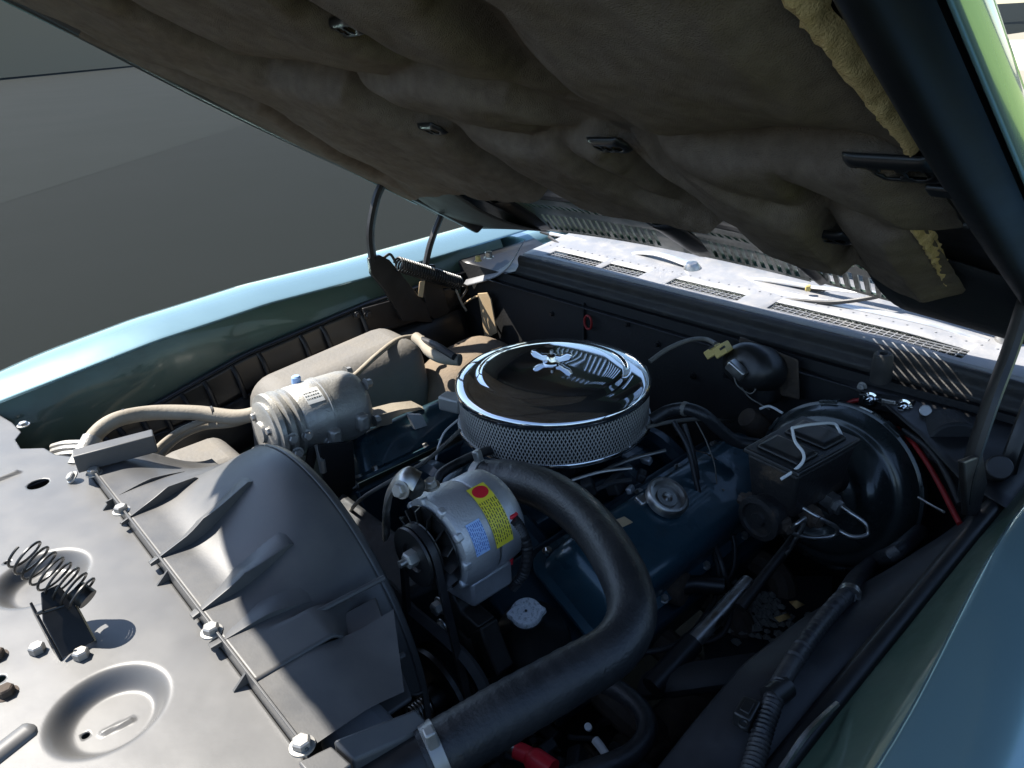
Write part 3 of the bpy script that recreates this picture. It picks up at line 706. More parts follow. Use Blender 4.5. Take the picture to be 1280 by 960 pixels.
MB().tube([at(1284, 372, x=.655), at(1262, 440, x=.655), at(1236, 510, x=.655), at(1212, 585, x=.655), at(1206, 622, x=.655)], .0125, 8, 8, flat=.55).build('front_link', 'gloss', hd)
MB().tube([at(1292, 500, x=.66), at(1276, 540, x=.66), at(1262, 580, x=.66), at(1255, 612, x=.66)], .011, 8, 6, flat=.55).build('rear_link', 'gloss', hd)
plate(hd, 'pivot_bracket', [(1196, 575), (1220, 566), (1226, 600), (1215, 642), (1201, 642)], .655, .008, 'hingeblack')
MB().cyl(at(1238, 590, x=.64), at(1250, 584, x=.66), .016, seg=20).build('spring_drum', 'hingeblack', hd, bevel=.002)
# tan dusty strip hanging at the firewall corner
st = thing('strap', 'tan dusty strap hanging at the firewall corner by the hinge', 'strap', at(612, 425, y=.3))
P = [at(*p, y=.31) for p in ((597, 367), (608, 366), (613, 374), (621, 416), (606, 424), (600, 385))]
MB().add(P + [p + Vector((0, .004, 0)) for p in P], [tuple(range(6)), tuple(range(6, 12))[::-1]] + [(i, i + 6, (i + 1) % 6 + 6, (i + 1) % 6) for i in range(6)]).build('band', 'wood', st, bevel=.001)
MB().tube([at(580, 380, y=.30), at(590, 373, y=.305), at(598, 370, y=.31)], .005, 6, 4, flat=.5).build('tongue', 'wood', st)

# ================================================================== ENGINE
eng = thing('engine_block', 'greasy dark V8 engine block filling the bay', 'engine', (0, -.05, .35))
MB().hexa([Vector(p) for p in ((-.17, -.36, .35), (.17, -.36, .35), (.17, .26, .35), (-.17, .26, .35))], [Vector(p) for p in ((-.24, -.36, .66), (.24, -.36, .66), (.24, .26, .66), (-.24, .26, .66))]).build('block', 'block', eng, bevel=.012)
for sg in (-1, 1):
    MB().hexa([Vector((sg * x, y, z)) for x, y, z in ((.13, -.33, .66), (.33, -.33, .60), (.33, .24, .60), (.13, .24, .66))], [Vector((sg * x, y, z)) for x, y, z in ((.17, -.33, .775), (.35, -.33, .665), (.35, .24, .665), (.17, .24, .775))]).build('cylinder_head', 'blue', eng, bevel=.006)
MB().hexa([Vector(p) for p in ((-.17, -.27, .66), (.17, -.27, .66), (.17, .20, .66), (-.17, .20, .66))], [Vector(p) for p in ((-.12, -.25, .775), (.12, -.25, .775), (.12, .19, .775), (-.12, .19, .775))]).build('intake_manifold', 'blue', eng, bevel=.012, seg=3)
for i in range(4):
    for sg in (-1, 1):
        y = -.2 + i * .12
        MB().tube([(sg * .05, y, .76), (sg * .11, y, .775), (sg * .18, y + .005, .735)], .026, 10, 6).build('intake_runner', 'blue', eng)
for i in range(4):
    MB().tube([(.30, -.24 + i * .135, .62), (.385, -.24 + i * .135, .60), (.41, -.2 + i * .11, .54)], .026, 10, 6).build('exhaust_runner', 'rust', eng)
MB().tube([(.40, -.26, .55), (.41, 0, .53), (.41, .22, .50)], .032, 12, 6).build('exhaust_log', 'rust', eng)
MB().hexa([Vector(p) for p in ((-.13, -.46, .45), (.13, -.46, .45), (.16, -.36, .40), (-.16, -.36, .40))], [Vector(p) for p in ((-.10, -.45, .78), (.12, -.45, .78), (.16, -.36, .80), (-.16, -.36, .80))]).build('timing_cover', 'block', eng, bevel=.012)
MB().lathe([(.060, 0), (.060, .03), (.045, .06), (.02, .065), (.02, .1)], (.0, -.40, .70), (0, -1, 0), 24).build('water_pump', 'block', eng, bevel=.002)
# thermostat housing behind the alternator
th0 = at(560, 600, z=.845)
MB().lathe([(.05, -.04), (.048, 0), (.040, .018), (.020, .024), (.0001, .024)], (.035, -.245, .82), (.1, -.2, 1), 24).build('thermostat_housing', 'blue', eng)
MB().tube([(.035, -.245, .835), (.06, -.245, .862), at(600, 597, z=.885)], .022, 14, 6).build('outlet_neck', 'blue', eng)
for k in range(2): hexbolt(eng, (.0 + .075 * k, -.265 + .03 * k, .832), (0, 0, 1), .007, .008, 'steel')
# carburettor under the air cleaner
cb = thing('carburettor', 'dark carburettor with linkages under the chrome air cleaner', 'carburettor', (0, 0, .775))
MB().box((0, 0, .80), (.16, .20, .05)).build('throttle_body', 'block', cb, bevel=.006)
MB().box((0, .0, .845), (.14, .18, .045)).build('main_body', 'alu', cb, bevel=.01, seg=3)
for (x, y, r, h) in ((.085, -.06, .018, .05), (.09, .05, .02, .045), (.05, -.105, .02, .05), (-.06, -.1, .018, .04)):
    MB().lathe([(r, 0), (r, h * .7), (r * .7, h), (.0001, h)], (x, y, .80), (0, 0, 1), 18).build('bowl', 'block', cb, bevel=.001)
for (p, q, r) in (((750, 590), (832, 563), .003), ((760, 584), (822, 565), .0018), ((715, 600), (790, 585), .003), ((745, 612), (790, 600), .004), ((700, 590), (705, 612), .005)):
    MB().tube([at(*p, z=.83), at((p[0] + q[0]) / 2, (p[1] + q[1]) / 2 - 3, z=.836), at(*q, z=.84)], r, 8, 5).build('linkage_rod', 'steel' if r < .004 else 'block', cb)
for (px, py, s) in ((770, 605, .022), (802, 595, .014), (735, 607, .02), (788, 612, .010), (808, 575, .012)):
    c = at(px, py, z=.82); MB().box(c, (s * 1.6, s, s * 1.2), Matrix.Rotation(px * .7, 3, 'Z') @ Matrix.Rotation(.4, 3, 'X')).build('linkage_block', 'block' if s > .012 else 'alu', cb, bevel=.003)

# air cleaner
ac = thing('air_cleaner', 'round chrome air cleaner with wing nut and mesh sides on the engine', 'air cleaner', (0, 0, .86))
AR = .172; AZ = .862; C0 = Vector((-.002, .002, 0))
lidp = [(.0001, .030), (.022, .030), (.03, .0285), (.06, .0275), (.10, .0255), (.124, .0225), (.130, .0195), (.134, .0155), (.140, .0145), (.158, .012), (.168, .008), (.1745, .003), (.1765, -.002), (.1765, -.010), (.1745, -.012), (.172, -.011)]
MB().lathe([(r, h) for r, h in reversed(lidp)], C0 + Vector((0, 0, AZ + .070)), (0, 0, 1), 128).build('lid', 'lidchrome', ac, smooth=80)
MB().lathe([(.05, -.012), (.12, -.014), (.17, -.006), (.1765, -.002), (.1785, .003), (.1765, .006), (.172, .004)], C0 + Vector((0, 0, AZ - .010)), (0, 0, 1), 96).build('base_pan', 'chrome', ac, smooth=60)
pl = MB(); n = 240
for i in range(n):
    a0 = 2 * math.pi * i / n; a1 = 2 * math.pi * (i + .5) / n; a2 = 2 * math.pi * (i + 1) / n
    for (b0, r0, b1, r1) in ((a0, .163, a1, .156), (a1, .156, a2, .163)):
        pl.add([C0 + Vector((r0 * math.cos(b0), r0 * math.sin(b0), AZ - .006)), C0 + Vector((r1 * math.cos(b1), r1 * math.sin(b1), AZ - .006)), C0 + Vector((r1 * math.cos(b1), r1 * math.sin(b1), AZ + .062)), C0 + Vector((r0 * math.cos(b0), r0 * math.sin(b0), AZ + .062))], [(0, 1, 2, 3)])
fl = pl.build('filter_element', 'pleat', ac, smooth=0)
ms = MB(); NC = 170; NRW = 11; H0, H1 = AZ - .008, AZ + .062; rw = .00105
for i in range(NC):
    for j in range(NRW):
        z0 = lerp(H0, H1, j / NRW); z1 = lerp(H0, H1, (j + 1) / NRW); s = i + (.5 if j % 2 else 0)
        for e in (-.5, .5):
            a0 = 2 * math.pi * s / NC; a1 = 2 * math.pi * (s + e) / NC; am = (a0 + a1) / 2; tg = Vector((-math.sin(am), math.cos(am), 0)); rd = Vector((math.cos(am), math.sin(am), 0))
            P0 = C0 + Vector((AR * math.cos(a0), AR * math.sin(a0), z0)); P1 = C0 + Vector((AR * math.cos(a1), AR * math.sin(a1), z1))
            ms.add([P0 - tg * rw, P0 + tg * rw, P1 + tg * rw, P1 - tg * rw, P0 - rd * .0014, P1 - rd * .0014], [(0, 1, 2, 3), (0, 3, 5, 4), (1, 4, 5, 2)])
ms.build('filter_mesh', 'mesh', ac, smooth=0, kind='stuff')
wn_ = MB().lathe([(.0165, 0), (.0165, .003), (.010, .005), (.009, .014), (.005, .017), (.0001, .0175)], C0 + Vector((0, 0, AZ + .100)), (0, 0, 1), 24)
wnut = wn_.build('wing_nut', 'chrome', ac)
for sg in (-1, 1):
    P = [(0, 0), (.010, -.002), (.028, .004), (.033, .012), (.030, .019), (.022, .019), (.010, .012), (0, .013)]
    dirx = Vector((sg * math.cos(.5), sg * math.sin(.5), 0)); MB().prism(P, C0 + Vector((0, 0, AZ + .1035)) + dirx * .006 - Vector((-dirx.y, dirx.x, 0)) * .004, dirx, (0, 0, 1), Vector((-dirx.y, dirx.x, 0)), .008).build('wing', 'chrome', wnut, bevel=.003, seg=3)
MB().lathe([(.003, 0), (.003, .008), (.0001, .0085)], C0 + Vector((0, 0, AZ + .116)), (0, 0, 1), 12).build('stud', 'steel', wnut)
MB().box(at(566, 503, z=.90), (.045, .03, .028), Matrix.Rotation(.3, 3, 'Z')).build('breather_box', 'dustalu', ac, bevel=.004)

# valve covers
def vcover(sg, label, m, yA, yB):
    t = thing('valve_cover', label, 'valve cover', (sg * .26, yA, .7))
    c = Vector((sg * .265, 0, .735)); rot = Matrix.Rotation(sg * .50, 3, 'Y')
    def P(a, y, h): return c + rot @ Vector((a, 0, h)) + Vector((0, y, 0))
    body = []
    def rr(w, y0, y1, r, h):
        pts = []
        for (sx, sy, st) in ((1, 1, 0), (-1, 1, 1), (-1, -1, 2), (1, -1, 3)):
            for k in range(7):
                a = (st + k / 6) * math.pi / 2; yc = (y1 - r) if sy > 0 else (y0 + r)
                pts.append(P(sx * (w - r) + r * math.cos(a), yc + r * math.sin(a), h))
        return pts
    lay = [rr(.086, yA - .008, yB + .008, .03, 0), rr(.086, yA - .008, yB + .008, .03, .006), rr(.072, yA + .004, yB - .004, .026, .010), rr(.069, yA + .010, yB - .008, .03, .045), rr(.064, yA + .018, yB - .012, .03, .066), rr(.054, yA + .030, yB - .022, .026, .076), rr(.040, yA + .05, yB - .04, .02, .078)]
    b = MB(); n = len(lay[0])
    b.add([p for l in lay for p in l], [(i * n + k, i * n + (k + 1) % n, (i + 1) * n + (k + 1) % n, (i + 1) * n + k) for i in range(len(lay) - 1) for k in range(n)] + [tuple((len(lay) - 1) * n + k for k in range(n))])
    b.build('cover_shell', m, t, smooth=50)
    for k in range(5):
        for s2 in (-1, 1):
            hexbolt(t, P(s2 * .079, lerp(yA + .03, yB - .03, k / 4), .006), rot @ Vector((0, 0, 1)), .006, .007, 'steel')
    return t, P, rot
vd, VP, vrot = vcover(1, 'blue-painted valve cover with oil filler cap beneath the big radiator hose', 'teal', -.245, .25)
oc = at(825, 633, z=.803); oc = oc + (vrot @ Vector((0, 0, 1))) * .014
cp = MB().lathe([(.030, -.02), (.030, .004), (.0345, .006), (.0345, .018), (.031, .021), (.027, .020), (.025, .012), (.018, .011), (.017, .014), (.009, .014), (.008, .011), (.004, .012), (.0001, .015)], oc, vrot @ Vector((0, 0, 1)), 40).build('oil_filler_cap', 'steel', vd, smooth=50)
MB().box(oc + Vector((-.018, -.032, .010)), (.018, .02, .012), vrot).build('cap_ear', 'steel', cp, bevel=.003)
MB().lathe([(.040, -.03), (.036, -.018), (.030, -.016)], oc, vrot @ Vector((0, 0, 1)), 28).build('filler_collar', 'rust', vd)
for (px, py, s) in ((772, 655, .022), (735, 690, .02)):
    c = at(px, py, z=.822 if px > 750 else .805)
    MB().prism([(-.3 * s, -s), (.35 * s, -s * .8), (.3 * s, s), (-.25 * s, s * .8)], c, (1, 0, -.5), (.2, 1, 0), (0, 0, 1), .001).build('paper_scrap', 'wood', vd)
vp_, VPp, _ = vcover(-1, 'dark blue valve cover beside the silver compressor', 'teal', -.30, .22)
for (px, py) in ((445, 606), (440, 636)):
    hexbolt(vp_, at(px, py, y=-.31), (0, -1, 0), .008, .010, 'zinc')

# ================================================================== ALTERNATOR
al = thing('alternator', 'silver alternator with yellow warning label and black pulley', 'alternator', (.20, -.38, .82))
AX, AZc = .203, .905; ya = -.425; AL = Vector((AX, 0, AZc)); FWD = Vector((0, -1, 0)); AF = frame(FWD, (0, 0, 1))
def alp(r, h): return (r, h)
o0 = Vector((AX, -.305, AZc))
MB().lathe([(.0001, -.002), (.040, -.002), (.056, .004), (.064, .012), (.066, .022), (.066, .050), (.0645, .052)], o0, FWD, 48).build('rear_housing', 'alu', al, smooth=40)
MB().lathe([(.063, .050), (.063, .058)], o0, FWD, 48).build('stator_ring', 'steel', al, smooth=40)
MB().lathe([(.0645, .056), (.067, .058), (.068, .066), (.068, .098), (.064, .108), (.055, .112)], o0, FWD, 48).build('front_housing', 'alu', al, smooth=40)
MB().lathe([(.052, .110), (.052, .112), (.03, .113)], o0, FWD, 32).build('front_face', 'ink', al)
for i in range(10):                       # vent lands round the front rim
    a = 2 * math.pi * i / 10; c = o0 + FWD * .106 + Vector((math.cos(a) * .058, 0, math.sin(a) * .058))
    MB().box(c, (.016, .014, .012), Matrix.Rotation(-a, 3, 'Y')).build('vent_land', 'alu', al, bevel=.003)
for i in range(14):                       # fan blades
    a = 2 * math.pi * i / 14; c = o0 + FWD * .122 + Vector((math.cos(a) * .040, 0, math.sin(a) * .040))
    MB().box(c, (.034, .016, .0018), Matrix.Rotation(-a, 3, 'Y') @ Matrix.Rotation(.5, 3, 'X')).build('fan_blade', 'gloss', al)
MB().lathe([(.02, .114), (.058, .115), (.058, .117), (.02, .117)], o0, FWD, 32).build('fan_disc', 'black', al)
MB().lathe([(.010, .118), (.040, .126), (.0415, .128), (.031, .136), (.0415, .144), (.040, .147), (.020, .147), (.018, .143)], o0, FWD, 40).build('pulley', 'gloss', al, smooth=40)
nut = MB().lathe([(.0115, .143), (.0115, .155), (.009, .157)], o0, FWD, 6).build('pulley_nut', 'zinc', al, smooth=0)
MB().lathe([(.005, .155), (.005, .166), (.0001, .167)], o0, FWD, 12).build('shaft_end', 'steel', nut)
def albl(a0, a1, h0, h1, r):
    def f(u, v, lift=0.):
        a = lerp(a0, a1, v); rr_ = r + lift; return o0 + FWD * lerp(h0, h1, u) + Vector((math.cos(a) * rr_, 0, math.sin(a) * rr_))
    return f
def lab(name, f, m, nv=14): return MB().grid(lambda u, v: f(u, v), 3, nv).build(name, m, al)
fy = albl(math.radians(78), math.radians(4), .064, .036, .0690); ly = lab('warning_label', fy, 'yellow')
fy2 = albl(math.radians(60), math.radians(6), .064, .036, .0690); dashes(ly, lambda u, v, l: fy2(v, u, l), 8, 24, 'ink', .0003, 'print', 3, h=.36)
MB().grid(lambda u, v: fy(.5 + .42 * v * math.cos(u * 6.2832), .13 + .105 * v * math.sin(u * 6.2832), .0004), 24, 3).build('red_disc', 'red', ly)
fb_ = albl(math.radians(44), math.radians(8), .096, .074, .0690); lb = lab('blue_label', fb_, 'bluelabel')
dashes(lb, lambda u, v, l: fb_(v, u, l), 8, 16, 'inkblue', .0003, 'print', 5, h=.38)
MB().box(at(634, 642, x=.245), (.016, .020, .022), Matrix.Rotation(.3, 3, 'Y')).build('plug', 'yelplastic', al, bevel=.002)
MB().box(at(640, 645, x=.258), (.010, .014, .010), Matrix.Rotation(.3, 3, 'Y')).build('plug_latch', 'red', al, bevel=.002)
# lower mounting ear of the alternator and its adjusting strap
MB().hexa([Vector((AX + a, y, z)) for a, y, z in ((-.01, -.40, .81), (.05, -.40, .82), (.05, -.33, .82), (-.01, -.33, .81))], [Vector((AX + a, y, z)) for a, y, z in ((-.01, -.40, .845), (.05, -.40, .86), (.05, -.33, .86), (-.01, -.33, .845))]).build('mounting_ear', 'alu', al, bevel=.005)
pb = thing('alternator_strap', 'curved grey adjusting strap bolted over the black alternator pulley', 'bracket', at(480, 660, y=-.44))
MB().tube([at(483, 668, y=-.44), at(483, 640, y=-.44), at(489, 612, y=-.435), at(505, 595, y=-.43), at(522, 602, y=-.42)], .014, 8, 8, flat=.35).build('strap', 'steel', pb)
MB().box(at(516, 606, y=-.42), (.03, .02, .03), Matrix.Rotation(.5, 3, 'Y')).build('lug', 'block', pb, bevel=.006)
hexbolt(pb, at(502, 612, y=-.44), (.3, -1, .3), .009, .009, 'zinc')
hexbolt(pb, at(540, 608, y=-.40), (0, -.2, 1), .008, .010, 'steel')
# V-belt and big pulley below
wp = thing('crank_pulley', 'large black belt pulley low in front of the engine', 'pulley', at(550, 865, y=-.44))
pc = at(552, 868, y=-.44)
MB().lathe([(.02, -.02), (.070, -.018), (.074, -.012), (.064, -.004), (.075, .004), (.073, .010), (.050, .012), (.045, .004), (.022, .004), (.020, .024), (.0001, .026)], pc, FWD, 56).build('sheave', 'gloss', wp, smooth=40)
for k in range(6): MB().tube([pc + FWD * (.026 + k * .005) + Vector((math.cos(q * .5236) * .013, 0, math.sin(q * .5236) * .013)) for q in range(13)], .0018, 6, 1).build('thread_ring', 'steel', wp)
def belt_loop(c0, r0, c1, r1, y, w=.010):
    d = Vector((c1.x - c0.x, 0, c1.z - c0.z)); L_ = d.length; th = math.atan2(d.z, d.x); be = math.acos((r0 - r1) / L_); pts = []
    for k in range(17): a = th + be + (2 * math.pi - 2 * be) * k / 16; pts.append(Vector((c0.x + r0 * math.cos(a), y, c0.z + r0 * math.sin(a))))
    for k in range(17): a = th - be + 2 * be * k / 16; pts.append(Vector((c1.x + r1 * math.cos(a), y, c1.z + r1 * math.sin(a))))
    n = len(pts); vs = []
    for i, p in enumerate(pts):
        tn = (pts[(i + 1) % n] - pts[i - 1]).normalized(); nr = Vector((tn.z, 0, -tn.x))
        for (a, b) in ((-.5, .5), (.5, .5), (.35, -.5), (-.35, -.5)): vs.append(p + Vector((0, a * w, 0)) + nr * b * .008)
    fs = [(i * 4 + k, ((i + 1) % n) * 4 + k, ((i + 1) % n) * 4 + (k + 1) % 4, i * 4 + (k + 1) % 4) for i in range(n) for k in range(4)]
    return MB().add(vs, fs)
one('drive_belt', belt_loop(Vector((AX, 0, AZc)), .037, Vector((pc.x, 0, pc.z)), .071, -.441), 'wire', 'black rubber drive belt between alternator pulley and large lower pulley', 'belt', smooth=30)
one('drive_belt', MB().tube([at(482, 728, y=-.435), at(515, 762, y=-.435), at(548, 790, y=-.435), at(580, 820, y=-.435), at(602, 852, y=-.435), at(612, 885, y=-.435)], .0085, 4, 8), 'belt', 'worn grey drive belt wrapping over the large lower pulley', 'belt', smooth=30)
# power steering reservoir
ps = thing('power_steering_reservoir', 'black power steering reservoir with pale lobed cap below the alternator', 'reservoir', at(655, 800, y=-.33))
pcap = at(658, 766, z=.785); pax = Vector((.15, -.25, 1)).normalized()
MB().lathe([(.05, -.16), (.055, -.13), (.055, -.07), (.048, -.045), (.026, -.028), (.023, -.004)], pcap, pax, 28).build('tank', 'gloss', ps, smooth=50)
pf = frame(pax, (0, 1, 0)); cp = MB(); ring = []
for k in range(64):
    a = 2 * math.pi * k / 64; lob = max(0, math.cos(2 * (a - .9))) ** 12; ring.append(pf @ Vector((math.cos(a), math.sin(a), 0)) * (.0215 + .0055 * lob))
lv = [(1, -.004), (1, .0035), (.93, .0055), (.45, .0058), (.42, .0048), (.12, .0048)]
cp.add([pcap + r * s + pax * h for s, h in lv for r in ring], [(i * 64 + k, i * 64 + (k + 1) % 64, (i + 1) * 64 + (k + 1) % 64, (i + 1) * 64 + k) for i in range(len(lv) - 1) for k in range(64)] + [tuple(5 * 64 + k for k in range(64))])
cpo = cp.build('cap', 'capgrey', ps, smooth=40)
MB().lathe([(.002, 0), (.0018, .001), (.0001, .001)], pcap + pax * .005, pax, 12).build('cap_rivet', 'ink', cpo)
brk = thing('pump_bracket', 'bent steel bracket between alternator and steering reservoir', 'bracket', at(585, 760, y=-.4))
for (quad, yy) in ((((546, 742), (562, 738), (575, 765), (598, 785), (585, 800), (556, 770)), -.40), (((585, 790), (600, 786), (606, 805), (622, 845), (608, 852), (592, 815)), -.40)):
    P = [at(*p, y=yy) for p in quad]; n = len(P)
    MB().add(P + [p + Vector((0, .03, 0)) for p in P], [tuple(range(n)), tuple(range(n, 2 * n))[::-1]] + [(i, i + n, (i + 1) % n + n, (i + 1) % n) for i in range(n)]).build('bent_leg', 'hingeblack', brk, bevel=.003)
hexbolt(brk, at(551, 757, y=-.405), (0, -1, 0), .010, .012, 'zinc'); hexbolt(brk, at(553, 782, y=-.41), (0, -1, 0), .008, .010, 'steel')

# ================================================================== RADIATOR HOSE
rh = thing('upper_radiator_hose', 'thick black rubber radiator hose curving in front of the engine', 'hose', (.42, -.45, .85))
HPTS = [at(600, 599, z=.885), at(640, 600, z=.900), at(690, 617, z=.915), at(735, 652, z=.925), at(772, 705, z=.930), at(790, 760, z=.925), at(770, 808, z=.915), at(710, 846, z=.905), at(640, 886, z=.895), at(575, 925, z=.885), at(530, 950, z=.88)]
MB().tube(HPTS, lambda s: .0285 + .0015 * math.sin(s * 9), 26, 14, rf=lambda s: 1 + .010 * math.sin(s * 2400)).build('hose_body', 'rubber', rh, smooth=60)
def clamp(p, d, r, screw):
    fr_ = frame(d); b = MB().lathe([(r, -.007), (r + .0014, -.0065), (r + .0014, .0065), (r, .007)], p, d, 36).build('hose_clamp', 'zinc', rh)
    s = p + (fr_ @ Vector(screw)).normalized() * (r + .005); MB().box(s, (.012, .026, .011), fr_).build('screw_housing', 'zinc', b, bevel=.002)
d0 = (HPTS[-1] - HPTS[-2]).normalized(); clamp(HPTS[-1] - d0 * .012, d0, .0295, (.3, 1, 0)); d1 = (HPTS[1] - HPTS[0]).normalized(); clamp(HPTS[0] + d1 * .004, d1, .0285, (.2, 1, 0))
rad = thing('radiator', 'black radiator tank with outlet neck under the fan shroud', 'radiator', (0, -.62, .4))
MB().cyl(HPTS[-1] - d0 * .02, HPTS[-1] + d0 * .06, .0255, seg=24).build('outlet_neck', 'black', rad)
MB().box((.02, -.625, .62), (.80, .06, .5)).build('core', 'matt', rad, bevel=.005)
MB().box((.385, -.630, .84), (.10, .07, .10)).build('end_tank', 'cowl', rad, bevel=.015, seg=3)

# ================================================================== COMPRESSOR
co = thing('air_conditioning_compressor', 'dusty silver cylindrical compressor standing beyond the shroud hump', 'compressor', (-.28, -.36, .82))
CXc, CZc = -.285, .885; FC = Vector((0, -1, .06)).normalized(); oc_ = Vector((CXc, -.245, CZc - .004)); CR = .066
MB().lathe([(.0001, -.012), (.035, -.012), (.056, -.004), (.064, .010), (.066, .022), (.066, .070), (.0675, .071), (.0675, .076), (.066, .077), (.064, .125), (.058, .132)], oc_, FC, 48).build('body', 'dustalu', co, smooth=40)
MB().lathe([(.050, .130), (.063, .131), (.064, .138), (.056, .143), (.064, .148), (.065, .156), (.057, .161), (.065, .166), (.064, .174), (.052, .176), (.050, .170)], oc_, FC, 48).build('pulley', 'dustalu', co, smooth=30)
cl = MB().lathe([(.052, .168), (.052, .180), (.046, .183), (.020, .184), (.018, .190), (.008, .191), (.0001, .191)], oc_, FC, 40).build('clutch_plate', 'dustalu', co, smooth=30)
for k in range(3):
    a = k * 2.094 + .4; fr_ = frame(FC); hexbolt(cl, oc_ + FC * .182 + fr_ @ Vector((math.cos(a) * .033, math.sin(a) * .033, 0)), FC, .007, .006, 'zinc', name='rivet')
for k in range(5):
    a = k * 1.2566 + .9; fr_ = frame(FC); hexbolt(co, oc_ - FC * .004 + fr_ @ Vector((math.cos(a) * .060, math.sin(a) * .060, 0)), -FC, .008, .012, 'zinc')
def clab(u, v, l=0.):
    a = lerp(math.radians(72), math.radians(44), v); fr_ = frame(FC)
    q = Vector((math.cos(a) * (CR + .0006 + l), 0, math.sin(a) * (CR + .0006 + l))); return oc_ + FC * lerp(.112, .080, u) + q
cl2 = MB().grid(lambda u, v: clab(u, v), 3, 8).build('label', 'whitelabel', co); dashes(cl2, lambda u, v, l: clab(u, .2 + .6 * v, l), 3, 18, 'ink', .0003, 'print', 9, h=.4)
for (h, a) in ((.085, -.25), (.028, -.1)):
    c = oc_ + FC * h + Vector((math.cos(a) * .070, 0, math.sin(a) * .070)); MB().box(c, (.026, .022, .032)).build('mounting_lug', 'dustalu', co, bevel=.006)
for (px, py) in ((366, 548), (372, 566), (412, 553), (384, 544)): hexbolt(co, at(px, py, x=-.222), (1, -.2, .2), .008, .010, 'zinc')
# manifold on top with its bent pipe
MB().box(at(352, 503, x=-.30), (.035, .075, .026), Matrix.Rotation(-.25, 3, 'X')).build('manifold_block', 'dustalu', co, bevel=.006)
MB().tube([at(352, 503, x=-.30), at(372, 492, x=-.305), at(388, 482, x=-.305), at(398, 480, x=-.305), at(408, 490, x=-.30), at(412, 505, x=-.295)], .0105, 12, 8).build('bent_pipe', 'dustalu', co)
MB().box(at(407, 492, x=-.30), (.024, .028, .026), Matrix.Rotation(.5, 3, 'X')).build('pipe_flange', 'dustalu', co, bevel=.005)
MB().cyl(at(364, 498, x=-.30), at(364, 487, x=-.30), .011, seg=6).build('union_nut', 'dustalu', co)
MB().lathe([(.0085, 0), (.0085, .016), (.006, .019), (.0001, .019)], at(371, 482, x=-.31), (0, .1, 1), 16).build('service_cap', 'bluelabel', co)
MB().tube([at(397, 556, x=-.21), at(404, 590, x=-.2), at(402, 575, x=-.2)], .006, 8, 4).build('brace_pipe', 'dustalu', co)
MB().prism([(0, 0), (.02, 0), (.02, -.16), (0, -.16)], at(385, 560, x=-.215), (0, 1, 0), (.3, .25, 1), (1, 0, 0), .004).build('front_brace', 'block', co)
MB().prism([(0, 0), (.016, 0), (.016, -.16), (0, -.16)], at(430, 560, x=-.215), (0, 1, 0), (.2, .05, 1), (1, 0, 0), .004).build('rear_brace', 'block', co)
plate_p = [at(*p, x=-.20) for p in ((398, 556), (442, 552), (446, 625), (408, 625))]; MB().add(plate_p + [p + Vector((-.006, 0, 0)) for p in plate_p], [(0, 1, 2, 3), (7, 6, 5, 4), (0, 4, 5, 1), (1, 5, 6, 2), (2, 6, 7, 3), (3, 7, 4, 0)]).build('added_mask_plate', 'matt', co, bevel=.002)  # dark plate added to hide the sunlit blue engine metal behind it
bk = thing('compressor_rear_bracket', 'pale flat steel bracket reaching back from the compressor', 'bracket', at(470, 525, x=-.25))
P = [at(*p, x=-.25) for p in ((450, 525), (500, 512), (525, 509), (541, 517), (528, 512), (505, 516), (490, 524), (490, 531), (456, 535))]
n = len(P); MB().add(P + [p + Vector((-.03, 0, .004)) for p in P], [tuple(range(n)), tuple(range(n, 2 * n))[::-1]] + [(i, i + n, (i + 1) % n + n, (i + 1) % n) for i in range(n)]).build('arm', 'tanhose', bk)
P = [at(*p, x=-.22) for p in ((511, 518), (528, 519), (534, 532), (519, 537))]; MB().add(P + [p + Vector((-.01, 0, .0)) for p in P], [(0, 1, 2, 3), (7, 6, 5, 4), (0, 4, 5, 1), (1, 5, 6, 2), (2, 6, 7, 3), (3, 7, 4, 0)]).build('foot', 'whitelabel', bk)
# refrigerant hoses
def hose(name, label, pts, r, m, cat='hose', seg=12, **k):
    return one(name, MB().tube(pts, r, seg, 10, **k), m, label, cat, smooth=60)
ah = thing('refrigerant_hose', 'thick dusty grey hose arching from the compressor to the radiator end', 'hose', at(100, 570, y=-.62))
MB().tube([at(106, 572, z=.90), at(118, 545, z=.92), at(145, 525, z=.93), at(190, 516, z=.92), at(245, 516, z=.91), at(300, 521, z=.90), at(345, 508, x=-.32)], .0135, 14, 10).build('hose_body', 'tanhose', ah)
MB().cyl(at(97, 584, z=.89), at(116, 548, z=.918), .0165, seg=18).build('crimp', 'dustalu', ah)
for (px, py) in ((156, 521), (266, 517)): MB().lathe([(.0142, -.002), (.0142, .002)], at(px, py, z=interp([(156, .928), (266, .907)], px)), (.2, 1, 0), 18).build('tie', 'wire', ah)
hose('refrigerant_hose', 'thin tan pipe running beneath the arching grey hose', [at(188, 570, z=.875), at(205, 553, z=.88), at(228, 537, z=.885), at(270, 522, z=.89), at(310, 516, z=.90), at(345, 510, x=-.33)], .006, 'tanhose')
hose('refrigerant_hose', 'short pale hose entering the front of the compressor', [at(180, 590, z=.82), at(215, 550, z=.855), at(250, 532, z=.87), at(290, 527, z=.885), at(335, 513, x=-.32)], .0105, 'tanhose')
hose('heater_pipe', 'long pale tan pipe curving over the grey evaporator case', [at(420, 488, x=-.36), at(445, 468, x=-.40), at(470, 445, x=-.45), at(495, 426, x=-.49), at(515, 421, x=-.5), at(530, 423, x=-.48)], .006, 'tanhose')
hh = thing('heater_hose', 'heater hose passing behind the air cleaner, its end sunlit', 'hose', at(545, 445, y=.1))
